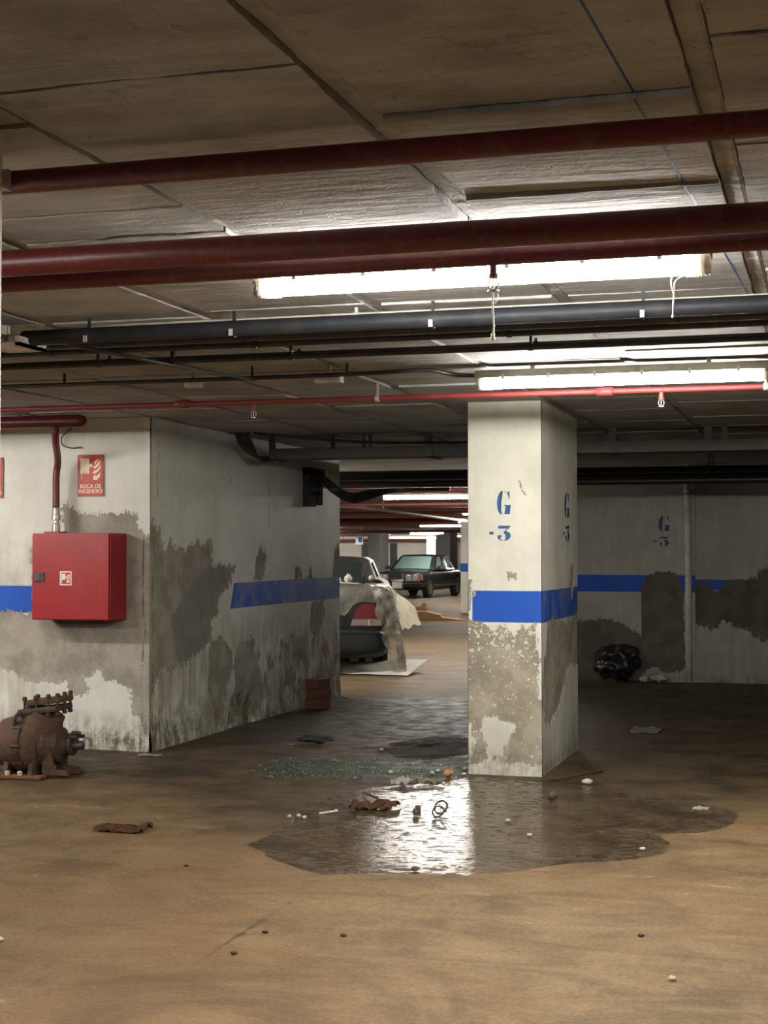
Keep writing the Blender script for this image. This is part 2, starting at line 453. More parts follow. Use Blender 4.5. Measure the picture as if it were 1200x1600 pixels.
def spaced(*segs):
    out = []
    for a, b, s in segs:
        n = max(1, int(round((b - a) / s))); out += list(np.linspace(a, b, n + 1)[:-1])
    out.append(segs[-1][1]); return np.array(out)

def grid_mesh(name, us, vs, place, fields, relief=None):
    """grid of (u,v) points; place(u,v,off)->xyz arrays; fields: dict name->array over points"""
    U, V = np.meshgrid(us, vs, indexing='ij'); u, v = U.ravel(), V.ravel()
    off = relief if relief is not None else np.zeros(len(u))
    xyz = np.stack(place(u, v, off), 1)
    nu, nv = len(us), len(vs)
    i = np.arange(nu - 1)[:, None] * nv + np.arange(nv - 1)[None, :]
    quads = np.stack([i, i + nv, i + nv + 1, i + 1], -1).reshape(-1, 4)
    me = bpy.data.meshes.new(name)
    me.vertices.add(len(xyz)); me.vertices.foreach_set('co', xyz.ravel())
    me.loops.add(quads.size); me.loops.foreach_set('vertex_index', quads.ravel())
    me.polygons.add(len(quads)); me.polygons.foreach_set('loop_start', np.arange(0, quads.size, 4))
    me.update(calc_edges=True)
    me.validate()
    for k, a in fields.items():
        at = me.attributes.new(k, 'FLOAT', 'POINT'); at.data.foreach_set('value', np.asarray(a, np.float32))
    me.polygons.foreach_set('use_smooth', [True] * len(me.polygons))
    return me

def lumps(u, v, s, seed=0):
    """cheap smooth value noise from sines"""
    rs = np.random.RandomState(seed); o = np.zeros(len(u))
    for k in range(7):
        a = rs.uniform(0, 6.28); f = s * rs.uniform(0.6, 1.8); o += np.sin(f * (u * math.cos(a) + v * math.sin(a)) + rs.uniform(0, 6.28))
    return o / 7

def add_box_to_mesh(me, x0, x1, y0, y1, z0, z1, skip=()):
    """append plain faces (the unseen bulk of a wall) to a grid mesh; attributes default to painted"""
    bm = bmesh.new(); bm.from_mesh(me)
    lay = {k: bm.verts.layers.float.get(k) for k in ('paint', 'stripe', 'crack', 'patch')}
    new = box(bm, x0, x1, y0, y1, z0, z1)
    for v in new:
        if lay['paint']: v[lay['paint']] = 0.5
        if lay['stripe']: v[lay['stripe']] = -0.5
        if lay['crack']: v[lay['crack']] = 9
        if lay['patch']: v[lay['patch']] = -1
    bm.to_mesh(me); bm.free()

def wall_fields(P, bare=(), blue=None, patch=(), cracks=(), rag=1.0, fleck=0.0, wear=0.0, dirt=0.4, moss=0.0, bluewear=0.0):
    n = len(P)
    arr = lambda x: np.full(n, float(x)) if np.isscalar(x) else np.asarray(x, float)
    paint = np.full(n, 0.6)
    for poly in bare: paint = np.minimum(paint, -sdf(P, poly))
    st = np.full(n, -0.5)
    if blue is not None: st = sdf(P, blue)
    pa = np.full(n, -1.0)
    for poly in patch: pa = np.maximum(pa, sdf(P, poly))
    return dict(paint=paint, stripe=st, patch=pa, crack=line_dist(P, cracks) if cracks else np.full(n, 9.0),
                rag=arr(rag), fleck=arr(fleck), wear=arr(wear), dirt=arr(dirt), moss=arr(moss), bluewear=arr(bluewear))

def pts2(us, vs):
    U, V = np.meshgrid(us, vs, indexing='ij'); return np.stack([U.ravel(), V.ravel()], 1)

# ------------------------------------------------------------------ floor
FX = spaced((-40, -12, 4.0), (-12, -6.4, 0.4), (-6.4, 0.8, 0.05), (0.8, 9.2, 0.6))
FY = spaced((-8.2, 4.0, 0.8), (4.0, 12.6, 0.05), (12.6, 20.0, 0.12), (20, 96, 2.0))
P = pts2(FX, FY)
puddle = [(-2.91,7.28),(-2.61,6.92),(-2.44,6.80),(-2.30,6.69),(-2.08,6.78),(-1.87,6.82),(-1.67,6.86),(-1.46,7.00),(-1.31,7.20),(-1.09,7.37),(-0.92,7.47),(-0.81,7.70),(-0.82,7.96),(-0.90,8.16),(-0.71,8.27),(-0.55,8.52),(-0.52,8.91),(-0.67,9.19),(-0.91,9.31),(-1.33,9.57),(-1.53,10.07),(-1.77,9.80),(-2.33,9.93),(-2.48,9.64),(-2.78,9.33),(-3.00,8.94),(-2.99,8.33),(-2.88,7.82)]
damp = [(-7.5,9.3),(-5.67,8.95),(-4.71,8.93),(-4.28,8.97),(-3.63,8.40),(-3.12,7.75),(-2.85,7.64),(-1.33,8.09),(-0.81,9.05),(-0.36,9.73),(2.0,10.3),(2.0,17.6),(-3.4,17.6),(-3.4,15.2),(-7.5,15.2)]
green = [(-3.86,9.85),(-3.87,10.26),(-3.28,10.36),(-2.95,10.6),(-2.43,10.8),(-2.36,9.98),(-2.69,9.64),(-3.24,9.66),(-3.58,9.46)]
fcracks = [[(-2.30,5.04),(-2.24,5.26),(-2.25,5.60),(-2.24,6.02),(-2.23,6.38)], [(-2.11,13.0),(-2.02,14.53),(-1.90,16.13),(-1.71,17.58)], [(-4.02,10.49),(-4.08,12.16),(-3.45,12.35),(-2.2,12.3)]]
wet = np.where((P[:, 1] < 11) & (P[:, 1] > 6) & (P[:, 0] > -4) & (P[:, 0] < 1), sdf(P, puddle), -1)
relief = 0.004 * lumps(P[:, 0], P[:, 1], 5, 3) * (wet < 0) - 0.004
relief = np.where((P[:, 1] > 4) & (P[:, 1] < 20), relief, -0.004)
me = grid_mesh('floor', FX, FY, lambda u, v, o: (u, v, o), dict(wet=wet, damp=sdf(P, damp), green=sdf(P, green), crack=line_dist(P, fcracks)), relief)
o = obj_from_mesh('floor', me, 'floor'); tag(o, 'dirty tan concrete garage floor with a wet patch', kind='structure')
bm = bmesh.new(); bm.from_mesh(me); box(bm, -40, 9.2, -8.2, 96, -0.3, -0.02); bm.to_mesh(me); bm.free()

# ------------------------------------------------------------------ ceiling: slab, cast panels, joint strips
bm = bmesh.new()
box(bm, -40, 9.2, -8.2, 15.4, CEIL + 0.018, CEIL + 0.3)
box(bm, -40, 9.2, 15.4, 96, CEIL, CEIL + 0.3)
ceiling = finish('ceiling', bm, 'ceiling')
tag(ceiling, 'stained grey concrete ceiling cast in panels', kind='structure')

def jag_line(p0, p1, amp, step=0.035, seed=0):
    rs = random.Random(seed); p0, p1 = Vector(p0), Vector(p1); n = max(2, int((p1 - p0).length / step))
    d = (p1 - p0).normalized(); nrm = Vector((-d.y, d.x, 0)); out = []; w = 0
    for i in range(n):
        w = 0.6 * w + rs.uniform(-1, 1)
        out.append(p0 + (p1 - p0) * (i / n) + nrm * (w * amp if i else 0))
    return out

def ceiling_panel(x0, x1, y0, y1, zc, tilt, seed, a0=0.003, a1=0.003):
    bm = bmesh.new()
    ring = jag_line((x0, y0, 0), (x1, y0, 0), a0, seed=seed) + jag_line((x1, y0, 0), (x1, y1, 0), 0.0022, seed=seed + 1) + \
        jag_line((x1, y1, 0), (x0, y1, 0), a1, seed=seed + 2) + jag_line((x0, y1, 0), (x0, y0, 0), 0.0022, seed=seed + 3)
    cy = (y0 + y1) / 2; cx = (x0 + x1) / 2
    zf = lambda p: zc + tilt[0] * (p.x - cx) + tilt[1] * (p.y - cy)
    A = [bm.verts.new((p.x, p.y, zf(p))) for p in ring]; B = [bm.verts.new((p.x, p.y, CEIL + 0.03)) for p in ring]
    bm.faces.new(A); n = len(ring)
    for i in range(n): bm.faces.new((A[i], A[(i + 1) % n], B[(i + 1) % n], B[i]))
    if x0 < -0.4 < x1 and y0 < 6.2:            # stretch of the snapped blue chalk line crossing this panel
        b2 = bmesh.new(); lx = lambda y: -0.4085 + 0.038 * (y - 3.55); q = []
        for y in (y0, y1):
            for d in (-0.003, 0.003):
                p = Vector((lx(y) + d, y, 0)); q.append(b2.verts.new((p.x, p.y, zf(p) - 0.0007)))
        b2.faces.new((q[0], q[1], q[3], q[2])); finish('chalk_line', b2, 'blue_print', ceiling)
    return finish('ceiling_panel', bm, 'ceiling', ceiling)

jx = {}                                   # joint strips at every 0.78 m
J0, DJ, HW = -1.036, 0.778, 0.033
special = {-1: [1.9, 2.946, 4.50, 5.93, 6.93, 7.95], 0: [1.6, 2.5, 3.35, 4.187, 4.315, 5.94, 6.8, 7.66], -2: [2.2, 3.2, 4.09, 4.42, 5.90, 6.9, 7.9], 1: [2.2, 3.02, 3.85, 5.6, 6.6, 7.5]}
cracked = {4.50, 4.315, 4.42}
npan = 0
for k in range(-9, 3):
    xa, xb = J0 + k * DJ + HW, J0 + (k + 1) * DJ - HW
    rows = list(special.get(k, [2.2 + 0.13 * (k % 3), 3.2, 4.1, 5.1, 6.0, 7.0, 8.0]))
    while rows[-1] < 15.0: rows.append(rows[-1] + random.choice((0.86, 1.0, 1.0, 1.15)))
    rows[-1] = 15.39
    for i in range(len(rows) - 1):
        y0, y1 = rows[i], rows[i + 1]
        if xb < -0.66 * y1 - 0.8 or y1 < 2.2: continue
        rs = random.Random(k * 31 + i)
        zc = CEIL - 0.002 + rs.uniform(-0.004, 0.005)
        tilt = (rs.uniform(-0.004, 0.004), rs.uniform(0.001, 0.006))
        if (k, y0) in ((0, 3.35), (-1, 2.946), (0, 4.187)): zc -= 0.012; tilt = (-0.008, 0.010)
        if y1 in cracked: tilt = (0.0, -0.010)
        g = 0.008
        ceiling_panel(xa, xb, y0 + (0.010 if y0 in cracked else g), y1 - g, zc, tilt, k * 100 + i * 7, 0.016 if y0 in cracked else 0.005, 0.014 if y1 in cracked else 0.005)
        npan += 1
for k in range(-9, 4):
    x = J0 + k * DJ; y0 = max(1.2, (-0.8 - x) / 0.70); y1 = 15.39
    if y0 > 13: continue
    bm = bmesh.new(); n = int((y1 - y0) / 0.05); rs = random.Random(k)
    rows = []
    z = CEIL + 0.004
    for i in range(n + 1):
        y = y0 + (y1 - y0) * i / n; w = HW - 0.003
        z = CEIL + 0.006 + 0.6 * (z - CEIL - 0.006) + rs.uniform(-0.003, 0.003)
        rows.append([bm.verts.new((x + sx * w, y, z + dz)) for sx, dz in ((-1, 0.012), (-0.9, 0.0), (-0.2, 0.003 + rs.uniform(-0.002, 0.002)), (0.6, -0.002), (0.9, 0.001), (1, 0.012))])
    for i in range(n):
        for j in range(5): bm.faces.new((rows[i][j], rows[i + 1][j], rows[i + 1][j + 1], rows[i][j + 1]))
    finish('joint_strip', bm, 'ceiling', ceiling)
# ------------------------------------------------------------------ walls
BAREF = [(-9,1.035),(-5.97,1.04),(-5.97,1.64),(-5.71,1.66),(-5.71,1.84),(-5.68,1.90),(-5.62,1.84),(-5.48,1.81),(-5.08,1.81),(-5.06,1.74),(-5.04,1.64),(-4.94,1.63),(-4.93,0.09),(-5.01,0.15),(-5.10,0.31),(-5.15,0.49),(-5.28,0.51),(-5.38,0.58),(-5.53,0.56),(-5.48,0.41),(-5.62,0.42),(-5.68,0.50),(-5.99,0.50),(-6.12,0.56),(-6.25,0.59),(-6.59,0.61),(-9,0.6)]
us = spaced((-12.0, -6.5, 0.3), (-6.5, -4.97, 0.018)); vs = spaced((-0.02, 2.58, 0.018))
P = pts2(us, vs)
fl = wall_fields(P, [BAREF], [(-12.5,1.035),(-5.6,1.035),(-5.6,1.245),(-12.5,1.245)], patch=[[(-5.9,0.9),(-5.2,0.92),(-5.1,1.1),(-5.1,1.45),(-5.25,1.6),(-5.9,0.97)]],  # patch: the cabinet's shadow, right of and below it, painted into the plaster
                 cracks=[[(-5.02,1.62),(-5.03,1.2),(-5.01,0.9),(-5.035,0.6),(-5.03,0.2)]],
                 rag=0.8, wear=0.18 * sstep(P[:, 1], 0.9, 0.2), dirt=0.10 + 0.5 * sstep(P[:, 1], 1.8, 1.2) * sstep(P[:, 0], -5.5, -6.1), moss=sstep(P[:, 1], 0.34, 0.06) * 0.95)
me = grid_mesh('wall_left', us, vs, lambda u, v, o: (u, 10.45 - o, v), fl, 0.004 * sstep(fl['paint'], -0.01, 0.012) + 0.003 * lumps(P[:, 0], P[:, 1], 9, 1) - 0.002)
add_box_to_mesh(me, -12.0, -5.03, 10.49, 15.02, -0.02, 2.58)
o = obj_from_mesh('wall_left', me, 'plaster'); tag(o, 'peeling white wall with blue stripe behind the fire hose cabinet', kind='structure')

SA = [(10.35,1.75),(10.46,1.74),(10.61,1.70),(10.71,1.53),(10.78,1.58),(10.85,1.59),(10.93,1.53),(11.01,1.56),(11.06,1.51),(11.17,1.57),(11.31,1.58),(11.64,1.60),(11.64,1.38),(11.89,1.41),(12.17,1.39),(12.06,1.25),(11.85,1.15),(11.74,0.98),(11.66,0.93),(11.60,0.76),(11.13,0.61),(10.86,0.58),(10.66,0.58),(10.55,0.51),(10.49,0.40),(10.43,0.04),(10.33,0.06)]
SIDE = [SA,
 [(11.57,0.72),(11.74,0.80),(11.94,0.75),(12.07,0.67),(12.10,0.50),(11.92,0.22),(11.86,0.03),(11.64,0.06),(11.57,0.46)],
 [(12.14,0.58),(12.23,0.70),(12.42,0.72),(12.62,0.69),(12.72,0.48),(12.82,0.30),(12.69,0.07),(12.43,0.03),(12.06,0.10),(12.17,0.36)],
 [(12.59,1.25),(12.65,1.45),(12.71,1.55),(12.79,1.58),(12.91,1.48),(12.87,1.35),(12.76,1.24)],
 [(13.66,1.24),(13.70,1.38),(13.80,1.33),(13.90,1.24)], [(14.01,1.24),(14.09,1.35),(14.20,1.23)],
 [(14.80,1.23),(14.86,1.53),(15.03,1.61),(15.10,1.61),(15.10,1.22)],
 [(14.11,0.73),(14.14,1.00),(14.52,1.02),(14.56,0.87),(14.42,0.72),(14.26,0.63)],
 [(13.31,0.20),(13.42,0.36),(13.70,0.34),(13.57,0.25)], [(14.42,0.49),(14.50,0.62),(14.66,0.61),(14.62,0.41)], [(13.57,0.48),(13.70,0.69),(13.94,0.65),(13.85,0.43)]]
us = spaced((10.45, 15.04, 0.02)); vs = spaced((-0.02, 2.58, 0.018))
P = pts2(us, vs)
hol = sdf(P, [(11.94,0.0),(12.03,0.25),(12.23,0.30),(12.53,0.26),(12.61,0.09),(12.50,-0.1),(12.0,-0.1)])
low = sstep(P[:, 1], 1.05, 0.5) * sstep(P[:, 0], 11.7, 12.6)
fl = wall_fields(P, SIDE, [(12.03,1.02),(12.12,1.24),(15.2,1.252),(15.2,1.03)], patch=[[(11.0,0.62),(10.8,0.95),(11.1,1.2),(11.25,1.22),(11.5,1.4),(11.9,1.4),(12.0,1.2),(11.7,0.9),(11.5,0.7)]],
                 cracks=[[(10.50,2.5),(10.60,2.3),(10.56,2.05),(10.58,1.9)], [(12.95,2.25),(12.97,2.0),(12.96,1.7)], [(12.02,2.25),(12.05,2.1)], [(10.53,1.6),(10.50,1.1),(10.52,0.7),(10.49,0.2)]],
                 rag=0.9, wear=0.10 + 0.85 * low, dirt=0.10 + 0.85 * sstep(P[:, 1], 1.15, 0.5),
                 moss=np.clip(np.maximum(sstep(hol, -0.05, 0.05) * 1.1, sstep(P[:, 1], 0.55, 0.05) * (0.65 + 0.35 * sstep(P[:, 0], 11.4, 10.6))), 0, 1), bluewear=0.75)
rel = 0.004 * sstep(fl['paint'], -0.01, 0.012) + 0.006 * lumps(P[:, 0], P[:, 1], 6, 2) - 0.02 * sstep(hol, -0.02, 0.06) + 0.02 * sstep(P[:, 1], 0.25, 0.0)
me = grid_mesh('wall_passage', us, vs, lambda u, v, o: (-4.97 + o, u, v), fl, rel)
o = obj_from_mesh('wall_passage', me, 'plaster'); tag(o, 'damp flaking side wall of the passage with a faded blue stripe', kind='structure')

# back wall on the right (recessed bay, pier, bay)
us = spaced((-3.6, -2.05, 0.03)); vs = spaced((-0.02, 2.53, 0.03)); P = pts2(us, vs)
fl = wall_fields(P, [[(-3.7,0.72),(-2.9,0.70),(-2.56,0.71),(-2.37,0.66),(-2.26,0.58),(-2.16,0.51),(-2.0,0.45),(-2.0,-0.1),(-3.7,-0.1)]], [(-4,1.04),(0,1.04),(0,1.24),(-4,1.24)], rag=0.7, dirt=0.5, moss=0)
me = grid_mesh('wall_back', us, vs, lambda u, v, o: (u, 17.95 - o, v), fl, 0.004 * sstep(fl['paint'], -0.01, 0.01))
add_box_to_mesh(me, -3.6, 9.0, 17.97, 18.3, -0.02, 2.58)
add_box_to_mesh(me, -2.2, -2.0, 18.3, 95, -0.02, 2.58)
o = obj_from_mesh('wall_back', me, 'plaster_shaded'); tag(o, 'dim recessed back wall with blue stripe right of the pillar', kind='structure')
vs = spaced((-0.02, 2.53, 0.03)); us = spaced((-1.53, 0.6, 0.03), (0.6, 9.0, 0.5)); P = pts2(us, vs)
BWR = [(-1.60,1.16),(-1.39,1.16),(-1.28,1.07),(-1.17,1.18),(-0.85,1.20),(-0.78,1.31),(-0.67,1.36),(0.3,1.38),(0.9,1.2),(0.8,0.5),(-0.01,0.44),(-0.71,0.50),(-0.85,0.52),(-0.96,0.65),(-1.07,0.61),(-1.14,0.72),(-1.21,0.73),(-1.29,0.63),(-1.39,0.60),(-1.60,0.71)]
fl = wall_fields(P, [BWR], [(-4,1.07),(9.5,1.07),(9.5,1.19),(-4,1.19)], rag=0.9, dirt=0.5 + 0.3 * sstep(P[:, 1], 0.7, 0.1), moss=sstep(P[:, 1], 0.16, 0.0) * 0.8)
me = grid_mesh('wall_back_bay', us, vs, lambda u, v, o: (u, 17.84 - o, v), fl, 0.004 * sstep(fl['paint'], -0.01, 0.01))
add_box_to_mesh(me, -1.53, 9.0, 17.86, 17.96, -0.02, 2.58)
o = obj_from_mesh('wall_back_bay', me, 'plaster_shaded'); tag(o, 'patched dim wall bay at the far right with torn blue stripe', kind='structure')

# outer enclosure
bm = bmesh.new(); box(bm, -40, 9.2, -8.4, -8.0, 0, 2.6); o = finish('wall_rear', bm, 'far_white'); tag(o, 'white wall behind the camera', kind='structure')
bm = bmesh.new(); box(bm, 9.0, 9.2, -8.2, 18.3, 0, 2.6); o = finish('wall_right', bm, 'far_white'); tag(o, 'white wall closing the right side', kind='structure')
bm = bmesh.new(); box(bm, -40.2, -40, -8.2, 96, 0, 2.6); o = finish('wall_outer_left', bm, 'far_white'); tag(o, 'white wall closing the left side', kind='structure')

# ------------------------------------------------------------------ stencilled letters (G and -3)
G_BOWL = [(0.42,1.0),(0.30,0.985),(0.16,0.90),(0.06,0.76),(0.01,0.58),(0.0,0.45),(0.02,0.30),(0.08,0.15),(0.18,0.05),(0.30,0.005),(0.42,0.0),(0.34,0.05),(0.31,0.12),(0.30,0.25),(0.30,0.75),(0.31,0.88),(0.34,0.95)]
G_EAR = [(0.54,1.0),(0.66,0.975),(0.76,0.93),(0.90,0.99),(0.91,0.68),(0.87,0.66),(0.84,0.76),(0.78,0.87),(0.68,0.95),(0.54,0.99)]
G_STEM = [(0.50,0.40),(1.0,0.40),(1.0,0.37),(0.94,0.34),(0.93,0.02),(0.85,0.0),(0.80,0.04),(0.66,0.01),(0.54,0.01),(0.56,0.04),(0.64,0.08),(0.64,0.34),(0.50,0.37)]
T_TOP = [(0.42,1.0),(1.0,1.0),(0.98,0.93),(0.76,0.60),(0.69,0.60),(0.85,0.81),(0.42,0.81)]
T_BOWL = [(0.66,0.62),(0.80,0.63),(0.92,0.57),(0.99,0.46),(1.0,0.32),(0.97,0.18),(0.89,0.07),(0.76,0.01),(0.68,0.0),(0.74,0.06),(0.78,0.18),(0.79,0.34),(0.76,0.48),(0.70,0.57)]
T_TAIL = [(0.62,0.0),(0.50,0.04),(0.42,0.12),(0.38,0.24),(0.40,0.34),(0.47,0.39),(0.55,0.36),(0.58,0.27),(0.53,0.20),(0.50,0.14),(0.55,0.07),(0.63,0.03)]
DASH = [(0.0,0.42),(0.20,0.42),(0.20,0.60),(0.0,0.60)]
def stencil(parent, mat, mapf, g_box, t_box):
    """mapf(a,z,depth)->xyz; boxes (a0,a1,z0,z1)"""
    for nm, polys, bx in (('stencil_letter', (G_BOWL, G_EAR, G_STEM), g_box), ('stencil_numeral', (DASH, T_TOP, T_BOWL, T_TAIL), t_box)):
        bm = bmesh.new(); a0, a1, z0, z1 = bx
        for poly in polys:
            A = [bm.verts.new(mapf(a0 + (a1 - a0) * p, z0 + (z1 - z0) * q, 0.0012)) for p, q in poly]
            B = [bm.verts.new(mapf(a0 + (a1 - a0) * p, z0 + (z1 - z0) * q, -0.012)) for p, q in poly]
            f = bm.faces.new(A); n = len(A)
            for i in range(n): bm.faces.new((A[i], A[(i + 1) % n], B[(i + 1) % n], B[i]))
        bmesh.ops.triangulate(bm, faces=[f for f in bm.faces if len(f.verts) > 4])
        finish(nm, bm, mat, parent)

# ------------------------------------------------------------------ main pillar
def pillar_mesh(px0, px1, py0, py1, res, ff, fs, mat, parent):
    """front (facing -y) and right side (facing +x) as relief plaster, plus plain back faces"""
    us = spaced((px0, px1, res)); vs = spaced((-0.01, CEIL + 0.03, res)); P = pts2(us, vs)
    f = ff(P); rel = 0.004 * sstep(f['paint'], -0.008, 0.008) + 0.0015 * lumps(P[:, 0], P[:, 1], 14, 5)
    me1 = grid_mesh('front_face', us, vs, lambda u, v, o: (u, py0 - o, v), f, rel)
    add_box_to_mesh(me1, px0 + 0.012, px1 - 0.012, py0 + 0.012, py1, 0, CEIL + 0.03)
    obj_from_mesh('front_face', me1, mat, parent)
    us = spaced((py0, py1, res)); P = pts2(us, vs)
    f = fs(P); rel = 0.004 * sstep(f['paint'], -0.008, 0.008) + 0.0015 * lumps(P[:, 0], P[:, 1], 12, 6)
    me2 = grid_mesh('side_face', us, vs, lambda u, v, o: (px1 + o, u, v), f, rel)
    obj_from_mesh('side_face', me2, mat, parent)
    f = ff(pts2(us, vs) * 0 + np.array([(px0 + px1) / 2, 0.6]))
    me3 = grid_mesh('left_face', us, vs, lambda u, v, o: (px0 - o, u, v), fs(pts2(us, vs)), rel)
    obj_from_mesh('left_face', me3, mat, parent)

def pf_front(P):
    bare = [[(-2.42,1.04),(-2.30,1.03),(-2.26,1.0),(-2.22,0.95),(-2.17,1.0),(-2.13,1.02),(-2.12,0.97),(-2.06,0.95),(-2.02,1.0),(-1.96,0.97),(-1.93,1.02),(-1.905,0.90),(-1.905,0.55),(-1.85,0.4),(-1.85,0.10),(-1.93,0.07),(-2.06,0.08),(-2.24,0.09),(-2.42,0.06)],
            [(-2.42,1.32),(-2.365,1.31),(-2.362,1.26),(-2.34,1.24),(-2.42,1.0)], [(-2.10,1.37),(-2.06,1.36),(-2.05,1.33),(-2.09,1.33)]]
    f = wall_fields(P, bare, [(-2.357,1.03),(-1.7,1.027),(-1.7,1.243),(-2.357,1.243)], cracks=[[(-2.03,1.99),(-2.01,1.93),(-1.985,1.89)]], rag=0.55,
                    fleck=np.where(P[:, 1] < 1.03, 0.55 + 0.45 * sstep(P[:, 1], 0.6, 1.0), 0), wear=0.12, dirt=0.10 + 0.2 * sstep(P[:, 1], 0.5, 0.2), moss=sstep(P[:, 1], 0.22, 0.06) * 0.45)
    white = sdf(P, [(-2.28,0.37),(-2.20,0.385),(-2.12,0.36),(-2.06,0.32),(-2.08,0.25),(-2.12,0.20),(-2.15,0.13),(-2.24,0.12),(-2.27,0.20),(-2.29,0.28)])
    edge = sdf(P, [(-2.40,0.36),(-2.355,0.34),(-2.35,0.1),(-2.40,0.05)])
    f['paint'] = np.maximum(f['paint'], np.maximum(white, edge))
    return f
def pf_side(P):
    bare = [[(10.25,1.04),(10.9,1.0),(11.7,1.06),(11.7,0.64),(11.2,0.66),(11.0,0.62),(10.85,0.50),(10.70,0.42),(10.45,0.34),(10.2,0.30),(10.05,0.45),(10.08,0.72),(10.20,0.85)],
            [(11.2,1.40),(11.35,1.40),(11.30,1.24),(11.25,1.17),(11.18,1.25)]]
    f = wall_fields(P, bare, [(9.9,1.027),(11.9,1.027),(11.9,1.243),(9.9,1.243)], rag=1.0, fleck=np.where(P[:, 1] < 1.0, 0.45, 0.0), wear=0.15 + 0.15 * sstep(P[:, 1], 1.6, 1.3),
                    dirt=0.25 + 0.4 * sstep(P[:, 1], 0.4, 0.1), moss=sstep(P[:, 1], 0.14, 0.02) * 0.6, bluewear=0.7)
    return f
pil = thing('pillar', 'white square pillar with blue band and flaking base standing beside the puddle', 'pillar', (0, 0, 0))
pillar_mesh(-2.385, -1.88, 10.03, 11.50, 0.014, pf_front, pf_side, 'pillar', pil)
stencil(pil, 'blue_print', lambda a, z, d: (a, 10.026 - d - 0.0025, z), (-2.183, -2.088, 1.762, 1.922), (-2.237, -2.090, 1.583, 1.685))
stencil(pil, 'blue_print2', lambda a, z, d: (-1.8765 + d + 0.0025, a, z), (10.92, 11.12, 1.76, 1.94), (10.86, 11.12, 1.585, 1.70))

# back pier with its own stencil and the white drain pipe beside it
pier = thing('pier', 'dim white pier on the back wall stencilled G above 3 beside a white pipe', 'pillar')
us = spaced((-2.15, -1.53, 0.03)); vs = spaced((-0.01, 2.53, 0.03)); P = pts2(us, vs)
fl = wall_fields(P, [[(-2.20,1.10),(-2.10,1.20),(-2.02,1.26),(-1.90,1.28),(-1.76,1.27),(-1.69,1.19),(-1.66,1.01),(-1.64,0.19),(-1.73,0.11),(-1.91,0.11),(-1.96,0.18),(-2.06,0.14),(-2.2,0.03)]], [(-4,1.04),(0,1.04),(0,1.24),(-4,1.24)], rag=0.6, dirt=0.5, moss=sstep(P[:, 1], 0.2, 0.0) * 0.5)
me = grid_mesh('shaft', us, vs, lambda u, v, o: (u, 17.80 - o, v), fl, 0.004 * sstep(fl['paint'], -0.01, 0.01))
add_box_to_mesh(me, -2.15, -1.53, 17.81, 17.945, 0, 2.52)
obj_from_mesh('shaft', me, 'plaster_shaded', pier)
stencil(pier, 'blue_print2', lambda a, z, d: (a, 17.795 - d - 0.002, z), (-1.945, -1.82, 1.755, 1.93), (-2.00, -1.83, 1.58, 1.69))
dp = thing('drain_pipe', 'white vertical pipe running down the pier on the back wall', 'pipe')
mtube('tube', 'white_plastic', dp, [(-1.60, 17.74, 0.0), (-1.60, 17.74, 1.2), (-1.61, 17.74, 2.56)], 0.038)
for z in (0.5, 1.4, 2.2):
    bm = bmesh.new(); lathe(bm, [(0.045, z), (0.045, z + 0.03)], 14, 'z', (-1.603, 17.74, 0)); box(bm, -1.615, -1.59, 17.74, 17.792, z, z + 0.03); finish('clip', bm, 'galv', dp)

# near pillar that only shows as a white edge at the left of the view
bm = bmesh.new(); box(bm, -2.50, -1.932, 2.72, 3.23, 0, CEIL - 0.004, bev=0.008)
tag(finish('edge_pillar', bm, 'far_white'), 'near white pillar showing only as a thin edge at the far left', 'pillar')

# ------------------------------------------------------------------ fluorescent lamps
def make_lamp(L, diff, detailed=True):
    root = thing('fluorescent_lamp', 'lamp', 'lamp')
    w = 0.052
    bm = bmesh.new()                                   # tray on top
    prism(bm, [(-w, 0.062), (w, 0.062), (w * 0.8, 0.105), (-w * 0.8, 0.105)], -L / 2, L / 2, 'yz')
    finish('housing', bm, 'housing', root)
    e = 0.085 if detailed else 0.01; d_ = 0.055 if detailed else 0.01
    bm = bmesh.new()                                   # bowl shaped diffuser
    prof = [(-w * 0.97, 0.062), (-w * 0.93, 0.022), (-w * 0.68, 0.004), (0, 0.0), (w * 0.68, 0.004), (w * 0.93, 0.022), (w * 0.97, 0.062)]
    prism(bm, prof if not detailed else [(q * 0.9, z + 0.004) for q, z in prof], -L / 2 + d_, L / 2 - d_, 'yz'); finish('diffuser', bm, diff, root)
    if detailed:
        for s in (-1, 1):
            bm = bmesh.new(); n = 9                    # ribbed clear end caps
            a = s * (L / 2 - e); b = s * (L / 2 - 0.004)
            prism(bm, [(q * 0.97, z) for q, z in prof[:1]] + [(q * 0.93, z + 0.003) for q, z in prof[1:-1]] + [(q * 0.97, z) for q, z in prof[-1:]], min(a, b), max(a, b), 'yz')
            cap = finish('end_cap', bm, 'prism', root)
            bm = bmesh.new()
            for k in range(n):
                x = a + (b - a) * (k + 0.5) / n
                prism(bm, [(q * 1.0, z - 0.001) for q, z in prof], x - 0.002, x + 0.002, 'yz')
            tag(finish('ribs', bm, 'prism', cap), kind=None)
        for k in range(6):                              # clips holding the bowl
            x = -L / 2 + 0.16 + k * (L - 0.32) / 5
            for s in (-1, 1):
                mbox('clip', 'galv', root, x - 0.008, x + 0.008, min(s * w, s * (w + 0.005)), max(s * w, s * (w + 0.005)), 0.048, 0.078)
    for x in (-L * 0.3, L * 0.3):
        mbox('bracket', 'galv', root, x - 0.012, x + 0.012, -0.012, 0.012, 0.10, CEIL - 2.395 + 0.012)
    return root
def place_lamp(src, x, y, z, label, group, rz=0.0):
    o = copy_tree(src) if src['label'] != 'lamp' else src
    o['label'] = label; o['group'] = group; o.location = (x, y, z); o.rotation_euler = (0, 0, rz)
    return o
GL = 'fluorescent lamps on the ceiling'
